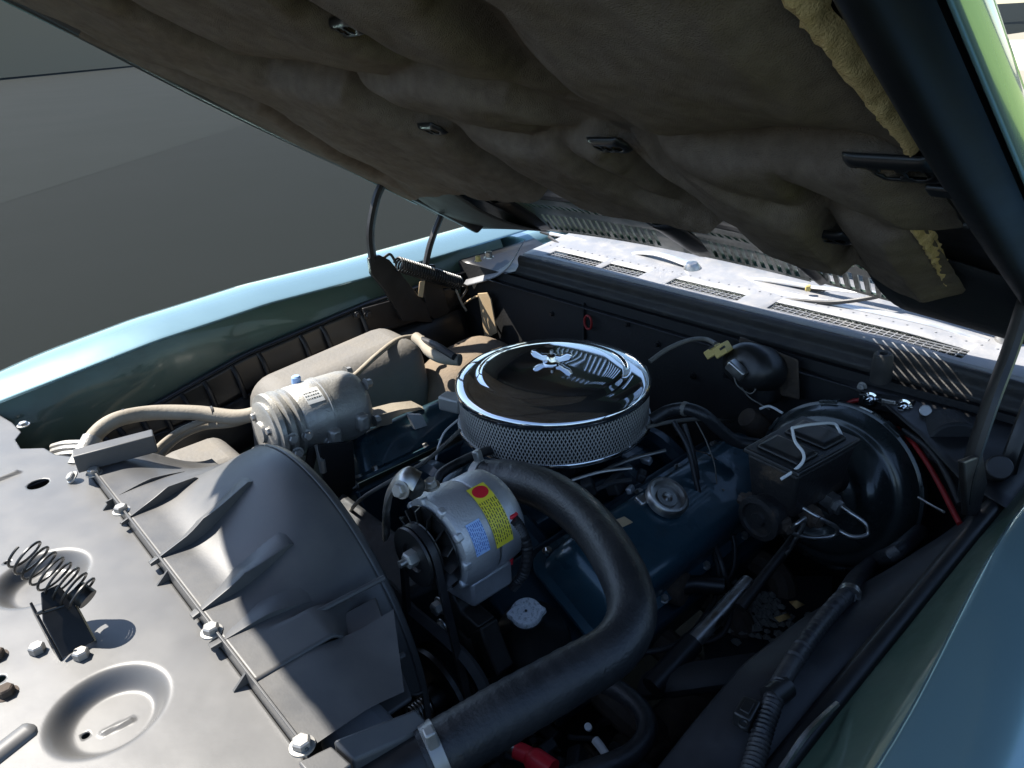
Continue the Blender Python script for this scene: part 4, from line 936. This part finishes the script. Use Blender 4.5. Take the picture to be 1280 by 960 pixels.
MB().tube([at(520, 422, x=-.46), at(530, 430, x=-.42), at(538, 440, x=-.38), at(552, 447, x=-.34), at(575, 450, x=-.30)], .013, 12, 8).build('hose_body', 'tanhose', hh)
MB().tube([at(528, 425, x=-.43), at(545, 432, x=-.36), at(568, 446, x=-.30)], .008, 10, 8).build('second_hose', 'wire', hh)
for k, (py, zz) in enumerate(((556, 0), (562, 1), (569, 2))):
    MB().tube([at(66, py + 3, z=.86), at(82, py - 1, z=.87), at(106, py - 2, z=.87)], .0065, 10, 6).build('condenser_pipe', 'dustalu', ah)
# evaporator case
ev = thing('evaporator_case', 'dusty grey rounded evaporator case against the passenger apron', 'evaporator case', (-.5, -.05, .5))
def rbox(name, lo, hi, m, par, bv, seg=4): 
    lo = [Vector(p) for p in lo]; hi = [Vector(p) for p in hi]; return MB().hexa(lo, hi).build(name, m, par, bevel=bv, seg=seg)
rbox('upper_case', [(-.64, -.36, .55), (-.44, -.36, .55), (-.40, .05, .55), (-.64, .05, .55)], [(-.63, -.33, .855), (-.47, -.33, .85), (-.44, .04, .885), (-.62, .04, .89)], 'tan', ev, .055, 6)
rbox('lower_case', [(-.60, .00, .45), (-.28, -.02, .45), (-.28, .30, .45), (-.60, .30, .45)], [(-.56, .02, .80), (-.33, .00, .80), (-.33, .28, .84), (-.56, .28, .84)], 'brown', ev, .10, 8)
hexbolt(ev, at(480, 428, x=-.55), (0, -.3, 1), .006, .006, 'zinc')
rbox('washer_tank', [(-.58, -.56, .6), (-.40, -.56, .6), (-.38, -.40, .6), (-.58, -.40, .6)], [(-.56, -.55, .79), (-.42, -.55, .79), (-.40, -.42, .79), (-.56, -.42, .79)], 'tan', ev, .03)

# ================================================================== BRAKE BOOSTER AND MASTER CYLINDER
bo = thing('brake_booster', 'round black dished brake booster on the firewall, driver side', 'brake booster', (.42, .26, .65))
bc = at(1036, 609, d=1.235); bax = Vector((-.03, -1, .22)).normalized(); bfr = frame(bax, (0, 0, 1)); BR = .138
prof = [(0.0001, -.05), (BR - .012, -.05), (BR - .004, -.046), (BR, -.040), (BR, -.026), (BR + .004, -.024), (BR + .0045, -.014), (BR, -.012)]
MB().lathe(prof, bc, bax, 72).build('rear_shell', 'booster', bo, smooth=40)
def bsh(u, v):
    a = u * 2 * math.pi; r = BR * v; k = v
    h = interp([(0, .038), (.30, .038), (.42, .030), (.60, .030), (.74, .022), (.80, .014), (.88, .012), (.94, .004), (1, -.013)], k)
    # pressed lobes round the dish
    h += .014 * sm(.40, .55, k) * (1 - sm(.66, .80, k)) * (.5 + .5 * math.cos(3 * (a - .35))) ** 2
    return bc + bfr @ Vector((r * math.cos(a), r * math.sin(a), h))
MB().grid(bsh, 96, 44).build('front_shell', 'booster', bo, smooth=60)
for k in range(8):
    a = k * .785 + .3; c = bc + bfr @ Vector((math.cos(a) * (BR + .003), math.sin(a) * (BR + .003), -.018))
    MB().box(c, (.006, .030, .014), bfr @ Matrix.Rotation(a, 3, 'Z')).build('crimp_tab', 'booster', bo, bevel=.001)
MB().cyl(at(1116, 655, d=1.19), at(1108, 664, d=1.165), .010, seg=16).build('vacuum_nipple', 'steel', bo)
mc = thing('master_cylinder', 'rusty cast master cylinder with wire bail in front of the booster', 'master cylinder', (.41, .14, .80))
MC = at(996, 590, d=1.10); mr = bfr
my = Matrix.Rotation(-.10, 3, 'Z')
def mp(a, f, h): return MC + my @ Vector((a, -f, h))      # a: toward driver, f: forward, h: up
def taper(lo, hi, h0, h1): 
    return [mp(a, f, h0) for a, f in lo], [mp(a, f, h1) for a, f in hi]
lo, hi = taper([(-.038, -.062), (.038, -.062), (.036, .055), (-.036, .055)], [(-.046, -.072), (.046, -.072), (.043, .066), (-.043, .066)], -.040, .040)
MB().hexa(lo, hi).build('reservoir', 'casting', mc, bevel=.006, seg=3)
lo, hi = taper([(-.050, -.077), (.050, -.077), (.047, .071), (-.047, .071)], [(-.048, -.075), (.048, -.075), (.045, .069), (-.045, .069)], .042, .049)
lid = MB().hexa(lo, hi).build('lid', 'gloss', mc, bevel=.002)
for f0, f1 in ((-.062, -.006), (.006, .058)):
    lo, hi = taper([(-.038, f0), (.038, f0), (.036, f1), (-.036, f1)], [(-.032, f0 + .006), (.032, f0 + .006), (.030, f1 - .006), (-.030, f1 - .006)], .049, .056)
    MB().hexa(lo, hi).build('lid_dome', 'gloss', lid, bevel=.004, seg=3)
MB().cyl(mp(0, -.10, -.045), mp(0, .075, -.045), .030, seg=28).build('bore', 'casting', mc, bevel=.003)
MB().lathe([(.030, 0), (.034, .003), (.034, .012), (.026, .014), (.024, .010), (.012, .010), (.010, .014), (.0001, .014)], mp(0, .073, -.045), my @ Vector((0, -1, 0)), 28).build('end_boss', 'casting', mc)
for (a, f, h, s) in ((.040, .02, -.045, .016), (.040, -.03, -.045, .016), (-.034, .05, -.05, .014), (.02, .06, -.05, .014)):
    MB().lathe([(s, -.02), (s, .012), (s * .7, .014), (s * .65, .022), (.0001, .022)], mp(a, f, h), my @ Vector((1 if a > 0 else -1, -.2, 0)), 6).build('port', 'steel' if f < 0 else 'rust', mc)
MB().tube([at(990, 535, d=1.045), at(994, 552, d=1.03), at(1004, 566, d=1.02), at(1003, 578, d=1.02), at(990, 590, d=1.02), at(976, 599, d=1.02)], .0022, 8, 8).build('bail_handle', 'white', mc)
MB().tube([at(990, 535, d=1.045), at(1010, 531, d=1.06), at(1040, 529, d=1.10), at(1048, 536, d=1.10), at(1054, 550, d=1.09)], .0022, 8, 8).build('bail_wire', 'white', mc)
hose('brake_line', 'pale steel brake line looping below the master cylinder', [at(1002, 634, d=1.07), at(1025, 648, d=1.06), at(1046, 660, d=1.07), at(1040, 670, d=1.08), at(1010, 672, d=1.08), at(988, 664, d=1.07), at(996, 655, d=1.05), at(1006, 650, d=1.06), at(985, 690, d=1.10), at(950, 735, d=1.18), at(925, 775, d=1.25)], .0032, 'steel', 'brake line', 8)
hose('brake_line', 'pale steel brake line curling to the right of the booster face', [at(1040, 624, d=1.10), at(1062, 640, d=1.08), at(1082, 655, d=1.07), at(1084, 668, d=1.07), at(1066, 671, d=1.07), at(1046, 662, d=1.08)], .0032, 'steel', 'brake line', 8)

# ================================================================== WIPER MOTOR AND FIREWALL WIRING
wm = thing('wiper_motor', 'black wiper motor with domed cover below the cowl seal', 'wiper motor', at(945, 470, y=.30))
MB().hexa([at(*p, y=.325) for p in ((918, 482), (1000, 500), (998, 450), (925, 420))], [at(*p, y=.31) for p in ((918, 482), (1000, 500), (998, 450), (925, 420))]).build('mount_plate', 'rust', wm, bevel=.003)
MB().lathe([(.052, -.03), (.052, .012), (.046, .024), (.030, .030), (.0001, .031)], at(940, 458, y=.28), (-.2, -1, .45), 28, sx=1.05, sy=.8).build('cover', 'gloss', wm, smooth=50)
MB().box(at(921, 462, y=.24), (.036, .02, .020), Matrix.Rotation(.5, 3, 'Y')).build('terminal', 'steel', wm, bevel=.003)
MB().cyl(at(955, 500, y=.30), at(952, 470, y=.30), .03, seg=22).build('motor_can', 'gloss', wm, bevel=.004)
yc = thing('wire_connector', 'pale yellow plastic connector above the wiper motor', 'connector', at(897, 437, y=.26))
MB().box(at(892, 439, y=.26), (.032, .018, .016), Matrix.Rotation(-.75, 3, 'Y')).build('plug_half', 'yelplastic', yc, bevel=.002)
MB().box(at(903, 437, y=.26), (.028, .022, .020), Matrix.Rotation(-.75, 3, 'Y')).build('socket_half', 'yelplastic', yc, bevel=.002)
for k in range(2): MB().box(at(889 + k * 14, 434 + k * 1, y=.249), (.012, .003, .004), Matrix.Rotation(-.75, 3, 'Y')).build('rib', 'ink', yc)
W3 = lambda name, label, pts, r, m, cat='wire': hose(name, label, pts, r, m, cat, 8)
W3('wire_loom', 'grey-brown wire arching from behind the air cleaner to the yellow connector', [at(812, 452, y=.18), at(835, 436, y=.22), at(862, 425, y=.27), at(882, 424, y=.30), at(895, 430, y=.28)], .0045, 'greywire')
W3('thin_wire', 'thin grey wire looping under the wiper motor', [at(917, 468, y=.24), at(922, 482, y=.24), at(938, 492, y=.25), at(946, 482, y=.25), at(938, 474, y=.25), at(925, 478, y=.25), at(935, 495, y=.25), at(950, 505, y=.25), at(962, 512, y=.25)], .0012, 'greywire')
W3('cable_tie', 'white cable tie tail near the top of the booster', [at(950, 511, y=.24), at(962, 508, y=.24), at(978, 516, y=.23)], .0022, 'white', 'cable tie')
one('distributor_plug', MB().lathe([(.022, -.03), (.022, .0), (.018, .012), (.008, .014), (.0001, .014)], at(938, 525, y=.25), (-.3, -.6, .6), 20), 'rust', 'grimy brown round plug on the firewall left of the booster', 'plug')
W3('red_cable', 'dark red battery cable running down behind the booster to the fender', [at(1122, 535, y=.30), at(1140, 552, y=.27), at(1160, 580, y=.23), at(1178, 612, y=.18), at(1192, 640, y=.14), at(1200, 655, y=.12)], .0042, 'darkred', 'cable')
W3('red_cable', 'short dark red cable end left of the terminal block', [at(1050, 515, y=.31), at(1062, 503, y=.315), at(1080, 499, y=.315)], .004, 'darkred', 'cable')
hc = thing('hose_clip', 'grey spring clip and coiled wire right of the terminal block', 'clip', at(1175, 540, y=.3))
MB().tube([at(1160, 525, y=.30), at(1170, 518, y=.30), at(1185, 520, y=.29), at(1200, 530, y=.28), at(1205, 548, y=.27), at(1190, 552, y=.27), at(1172, 545, y=.28), at(1166, 532, y=.29), at(1180, 530, y=.28), at(1200, 540, y=.27)], .0032, 8, 8).build('coil', 'greywire', hc)
MB().cyl(at(1158, 515, y=.31), at(1157, 513, y=.295), .009, seg=14).build('stud', 'steel', hc, bevel=.001)
MB().cyl(at(1150, 527, y=.31), at(1158, 527, y=.30), .004, seg=10).build('pin', 'steel', hc)
one('heater_blower', MB().cyl(at(1195, 560, y=.26), at(1180, 540, y=.31), .04, seg=28), 'matt', 'dull black round housing behind the driver hinge strut', 'blower', bevel=.004)
W3('black_cable', 'black cable hanging beside the dark red battery cable', [at(1130, 538, y=.28), at(1160, 560, y=.24), at(1182, 590, y=.20), at(1200, 630, y=.16)], .005, 'wire', 'cable')
W3('thin_rod', 'thin grey rod low to the right of the booster', [at(1148, 622, y=.16), at(1165, 632, y=.14), at(1180, 640, y=.12)], .0018, 'steel', 'rod')
# hoses and cables right of the air cleaner
vh = thing('vacuum_hose', 'black vacuum hose from the carburettor to the brake booster', 'hose', at(880, 525, y=.1))
MB().tube([at(815, 525, y=.07), at(835, 514, y=.09), at(858, 511, y=.10), at(880, 519, y=.11), at(900, 537, y=.13), at(920, 551, y=.15), at(948, 556, y=.17)], .011, 12, 8).build('hose_body', 'rubber', vh)
MB().lathe([(.0122, -.004), (.0126, 0), (.0122, .004)], at(856, 511, y=.10), (1, .1, 0), 18).build('clip_ring', 'greywire', vh)
W3('throttle_cable', 'grey throttle cable running level from under the air cleaner', [at(808, 534, y=.05), at(840, 527, y=.10), at(875, 524, y=.16), at(915, 527, y=.30)], .0035, 'greywire', 'cable')
W3('plug_wire', 'black spark plug wire drooping past the valve cover toward the steering shaft', [at(842, 527, y=.06), at(860, 560, y=.05), at(872, 610, y=.04), at(886, 660, y=.03), at(903, 710, y=.0), at(914, 755, z=.66), at(905, 790, z=.64), at(880, 803, z=.63), at(865, 798, z=.62)], .0045, 'wire')
W3('plug_wire', 'black spark plug wire sweeping left behind the radiator hose', [at(855, 530, y=.07), at(868, 575, y=.06), at(878, 640, y=.05), at(897, 705, y=.02), at(895, 745, z=.68), at(870, 785, z=.68), at(840, 808, z=.68), at(800, 817, z=.68)], .0045, 'wire')
W3('plug_wire', 'black spark plug wire between the valve cover and the booster', [at(905, 640, y=.08), at(918, 680, y=.07), at(915, 715, y=.05), at(900, 730, y=.03)], .004, 'wire')
W3('thin_wire', 'thin pale wire dangling beside the valve cover oil cap', [at(870, 527, y=.10), at(882, 550, y=.09), at(893, 580, y=.08), at(897, 610, y=.08), at(905, 612, y=.08), at(900, 622, y=.08), at(908, 640, y=.08), at(905, 655, y=.08)], .0011, 'greywire')
W3('thin_wire', 'thin brown wire crossing behind the spark plug wires', [at(865, 562, y=.10), at(885, 568, y=.11), at(905, 582, y=.13), at(925, 593, y=.15)], .0011, 'rust')
W3('fuel_hose', 'black fuel hose curving from beneath the air cleaner to the alternator', [at(545, 606, z=.88), at(552, 592, z=.89), at(575, 578, z=.89), at(605, 565, z=.87), at(630, 560, z=.85)], .008, 'rubber', 'hose')
W3('thin_wire', 'grey wire running from the compressor past the dark blue valve cover', [at(430, 650, y=-.36), at(450, 625, z=.85), at(490, 600, z=.88), at(530, 578, z=.88), at(560, 552, z=.88), at(575, 538, z=.88)], .0032, 'greywire')
W3('thin_wire', 'thin pale wire rising over the dark blue valve cover', [at(545, 575, z=.87), at(548, 558, z=.88), at(556, 540, z=.89), at(572, 525, z=.89)], .0018, 'white')
al_l = thing('alternator_lead', 'corrugated black wire loom hanging from the alternator plug', 'wire loom', at(655, 690, x=.25))
MB().tube([at(641, 648, x=.262), at(652, 665, x=.265), at(659, 688, x=.265), at(655, 715, x=.26), at(640, 735, x=.25)], .0075, 10, 14, rf=lambda s: 1 + .12 * math.sin(s * 1500)).build('loom_body', 'wire', al_l)
MB().tube([at(640, 655, x=.25), at(641, 675, x=.25), at(639, 705, x=.25)], .0024, 8, 6).build('red_lead', 'red', al_l)
# driver-side bottom: apron, loom, shaft, frame and hoses
ad = thing('wheel_apron', 'dusty black wheel apron sloping down from the shaded fender', 'apron', (.6, -.2, .4))
def yedge(u): return lerp(-.95, .33, u)
def fad(u, v):
    y = yedge(u); xo = .663; zo = interp(BOTZ, y) * .4 + .915 * .6 - .012
    bul = sm(-.6, -.35, y) * (1 - sm(-.1, .15, y)); xi = .58
    zi_ = interp([(-.95, .76), (-.6, .81), (-.44, .855), (-.30, .888), (-.18, .868), (-.05, .832), (.08, .782), (.28, .68), (.34, .66)], y)
    x = lerp(xo, xi, v); z = lerp(zo, zi_, v) + .012 * math.sin(v * math.pi)
    return Vector((x, y, z + .003 * noise.noise(Vector((x * 14, y * 9, 3)))))
MB().grid(fad, 70, 24).build('upper_skin', 'apronblack', ad, solid=.002, smooth=60)
def fad2(u, v):
    p = fad(u, 1); return Vector((p.x + .05 * v * v - .012 * math.sin(v * 3), p.y, lerp(p.z - .0005, .25, v)))
MB().grid(fad2, 50, 12).build('side_skin', 'apronblack', ad, smooth=60)
def AZf(x, y):
    zo = interp(BOTZ, y) * .4 + .915 * .6 - .012; v = max(0, min(1, (.663 - x) / .083))
    return lerp(zo, interp([(-.95, .76), (-.6, .81), (-.44, .855), (-.30, .888), (-.18, .868), (-.05, .832), (.08, .782), (.28, .68), (.34, .66)], y), v) + .012 * math.sin(v * math.pi)
for (p, q) in (((1010, 790), (920, 840)), ((950, 870), (885, 895))):
    A = surf(*p, lambda x, y: AZf(x, y)); B = surf(*q, lambda x, y: AZf(x, y))
    MB().tube([A - Vector((0, 0, .012)), lerp(A, B, .5) - Vector((0, 0, .006)), B - Vector((0, 0, .012))], .006, 8, 6).build('pressed_bead', 'apronblack', ad)
def LO(px, py, h=.012):
    return surf(px, py, lambda x, y: AZf(x, y) + h)
lm = thing('wiring_loom', 'corrugated black wiring loom lying along the driver wheel apron', 'wire loom', LO(960, 920))
lp = [LO(932, 985), LO(945, 945), LO(958, 900), LO(978, 850), LO(1010, 800), LO(1042, 760), LO(1060, 742)]
MB().tube(lp, .0095, 12, 26, rf=lambda s: 1 + .10 * math.sin(s * 1300)).build('corrugated_tube', 'wire', lm, smooth=60)
MB().tube([LO(1058, 744), LO(1072, 722), LO(1095, 702), at(1120, 690, y=.05), at(1150, 665, y=.15)], .0115, 12, 8).build('taped_section', 'rubber', lm)
MB().lathe([(.0125, -.004), (.0125, .004)], LO(1062, 742), (-.4, 1, 0), 18).build('tie_band', 'steel', lm)
MB().lathe([(.0115, -.012), (.012, 0), (.0115, .012)], LO(973, 865), (.15, 1, 0), 18).build('tape_wrap', 'gloss', lm)
rl = thing('relay', 'small black square relay clipped to the corrugated loom', 'relay', LO(935, 890))
rq = [LO(p[0], p[1], .020) for p in ((929, 868), (952, 876), (938, 902), (916, 890))]
MB().hexa([q - Vector((0, 0, .018)) for q in rq], rq).build('case', 'gloss', rl, bevel=.002)
cq = sum(rq, Vector()) / 4; MB().hexa([lerp(q, cq, .45) for q in rq], [lerp(q, cq, .5) + Vector((0, 0, .0012)) for q in rq]).build('cover_emboss', 'gloss', rl, bevel=.0004)
MB().tube([LO(930, 905, .02) + Vector((math.cos(k * .5236) * .004, math.sin(k * .5236) * .004, 0)) for k in range(13)], .0015, 6, 1).build('eyelet', 'gloss', rl)
ew = thing('fender_edge_clip', 'short dark metal strip along the driver fender flange', 'strip', at(1010, 910, x=.69))
MB().tube([at(977, 962, x=.684), at(1010, 915, x=.682), at(1046, 880, x=.680)], .003, 6, 4).build('strip', 'steel', ew)
ss = thing('steering_shaft', 'steering shaft with bright bare steel section low by the booster', 'steering shaft', at(880, 780, x=.42))
MB().cyl(at(866, 803, x=.43), at(936, 727, x=.43), .0115, seg=16).build('bare_section', 'steel', ss)
MB().cyl(at(815, 860, x=.43), at(866, 803, x=.43), .016, seg=16).build('lower_tube', 'black', ss)
MB().cyl(at(925, 760, x=.45), at(1000, 662, x=.45), .009, .006, seg=12).build('upper_rod', 'hingeblack', ss)
MB().lathe([(.02, -.012), (.026, -.01), (.026, .01), (.02, .012)], at(848, 735, z=.70), (1, .2, .1), 20).build('coupling', 'rust', ss)
MB().tube([at(845, 735, z=.70), at(870, 730, z=.70), at(905, 733, z=.70)], .014, 12, 4).build('cross_tube', 'black', ss)
fr_r = thing('frame_rail', 'black chassis frame rail deep in the driver side of the bay', 'frame rail', (.44, -.2, .25))
MB().hexa([Vector(p) for p in ((.40, -.95, .28), (.50, -.95, .28), (.52, .33, .28), (.42, .33, .28))], [Vector(p) for p in ((.40, -.95, .42), (.50, -.95, .42), (.52, .33, .42), (.42, .33, .42))]).build('rail', 'matt', fr_r, bevel=.01)
MB().hexa([Vector(p) for p in ((-.50, -.28, .24), (.42, -.28, .24), (.42, -.08, .24), (-.50, -.08, .24))], [Vector(p) for p in ((-.50, -.28, .36), (.42, -.28, .36), (.42, -.08, .36), (-.50, -.08, .36))]).build('crossmember', 'matt', fr_r, bevel=.01)
MB().tube([at(815, 855, z=.66), at(850, 850, z=.70), at(905, 842, z=.72), at(950, 835, z=.72)], .03, 12, 6, flat=.6).build('upper_arm', 'matt', fr_r)
MB().box((0, -.2, .18), (1.5, 1.75, .03)).build('light_block_pan', 'matt', fr_r)  # floor added to block sunlight reaching the bay from underneath
lh = thing('power_steering_hose', 'black rubber hose bending down under the big radiator hose', 'hose', at(800, 920, z=.7))
MB().tube([at(745, 850, z=.74), at(775, 864, z=.745), at(803, 890, z=.75), at(808, 918, z=.75), at(790, 942, z=.745), at(755, 958, z=.74), at(710, 972, z=.73)], .0125, 14, 10).build('hose_body', 'rubber', lh)
rb = thing('red_terminal_boot', 'bright red battery terminal boot below the radiator hose', 'terminal boot', at(665, 950, z=.72))
MB().tube([at(645, 937, z=.72), at(660, 944, z=.72), at(668, 950, z=.72), at(690, 965, z=.72)], lambda s: .0105 + .004 * sm(.35, .7, s), 16, 8).build('boot', 'red', rb)
MB().tube([at(634, 931, z=.72), at(647, 938, z=.72)], .008, 12, 2).build('lead_end', 'steel', rb)
W3('ground_strap', 'short pale metal strap low beside the black power steering hose', [at(744, 925, z=.66), at(752, 935, z=.66), at(760, 948, z=.66)], .006, 'white', 'strap')
one('white_plug', MB().lathe([(.005, 0), (.005, .01), (.0001, .011)], at(736, 910, z=.66), (.3, -.5, 1), 12), 'white', 'tiny white round plug below the radiator hose', 'plug')
bt = thing('battery_tray', 'dark clutter of fittings under the lower radiator hose', 'fittings', at(650, 960, z=.6))
for k in range(26):
    rnd = random.Random(k); c = at(rnd.uniform(590, 800), rnd.uniform(880, 975), z=rnd.uniform(.55, .66)); s = rnd.uniform(.008, .022)
    if k % 2: MB().box(c, (s * 1.5, s, s), Matrix.Rotation(rnd.uniform(0, 3), 3, 'Z') @ Matrix.Rotation(rnd.uniform(0, 1), 3, 'X')).build('fitting', rnd.choice(['block', 'rust', 'matt']), bt, bevel=.003)
    else: MB().tube([c, c + Vector((rnd.uniform(-.05, .05), rnd.uniform(-.05, .05), -.02)), c + Vector((rnd.uniform(-.06, .06), rnd.uniform(-.08, .08), -.08))], s * .35, 8, 6).build('fitting', rnd.choice(['wire', 'rust', 'block']), bt)
# stones and dry leaves lying in the pocket beside the shaft
gv = MB()
for k in range(160):
    rnd = random.Random(900 + k); c = at(rnd.gauss(940, 22), rnd.gauss(768, 18), z=.60); s = rnd.uniform(.004, .010)
    o_ = len(gv.v); vsx = [Vector((math.cos(j * 1.047 + k) * s * rnd.uniform(.7, 1.2), math.sin(j * 1.047 + k) * s * rnd.uniform(.7, 1.2), 0)) + c for j in range(6)]
    gv.add(vsx + [c + Vector((0, 0, s * .8)), c - Vector((0, 0, s * .6))], [(j, (j + 1) % 6, 6) for j in range(6)] + [((j + 1) % 6, j, 7) for j in range(6)])
tag(gv.build('gravel', 'gravel', smooth=30), 'loose grey stones lying in the pocket beside the steering shaft', 'gravel', kind='stuff')
MB().grid(lambda u, v: at(lerp(880, 1040, u), lerp(830, 720, v), z=.594), 2, 2).build('pocket_floor', 'matt', fr_r)
for j, (pp, lb_) in enumerate(((((968, 772), (985, 766), (989, 772), (974, 778)), 'tan dry leaf lying deepest beside the wheel apron'), (((986, 752), (996, 750), (1006, 756), (995, 761)), 'tan dry leaf tucked against the wheel apron edge'))):
    P = [at(*p, z=.66) for p in pp]; one('dry_leaf', MB().add(P + [sum(P, Vector()) / 4 + Vector((0, 0, .006))], [(0, 1, 4), (1, 2, 4), (2, 3, 4), (3, 0, 4)]), 'leaf', lb_, 'leaf', solid=.0006)
# trees far behind the car, seen past the hood edge
def tree(label, x, y, h):
    t = thing('tree', label, 'tree', (x, y, 0)); rnd = random.Random(int(x * 7 + y)); 
    MB().tube([(x, y, 0), (x + .1, y, h * .3), (x, y + .1, h * .7)], lambda s: lerp(.3, .08, s), 8, 4).build('trunk', 'rust', t)
    b = MB()
    for k in range(1500):
        d = Vector((rnd.gauss(0, 1), rnd.gauss(0, 1), rnd.gauss(0, 1))).normalized() * rnd.random() ** .4
        c = Vector((x, y, h * .62)) + Vector((d.x * h * .36, d.y * h * .36, d.z * h * .40)); s = rnd.uniform(.12, .3); a_ = Vector((rnd.gauss(0, 1), rnd.gauss(0, 1), rnd.gauss(0, 1))).normalized(); b_2 = a_.orthogonal()
        b.add([c - a_ * s, c + b_2 * s * .5, c + a_ * s, c - b_2 * s * .5], [(0, 1, 2, 3)])
    b.build('crown', 'leafgreen', t, smooth=0)
tree('leafy green tree behind the car beyond the driveway', -13.5, 62, 9); tree('tall leafy green tree standing left of the driveway end', -20, 60, 11)
for o in list(bpy.data.objects):
    if o.type == 'MESH' and o.parent is None and o.get('category') and o.get('kind') is None and o.name.split('.')[0] not in ('boundary_wall',): recentre(o)
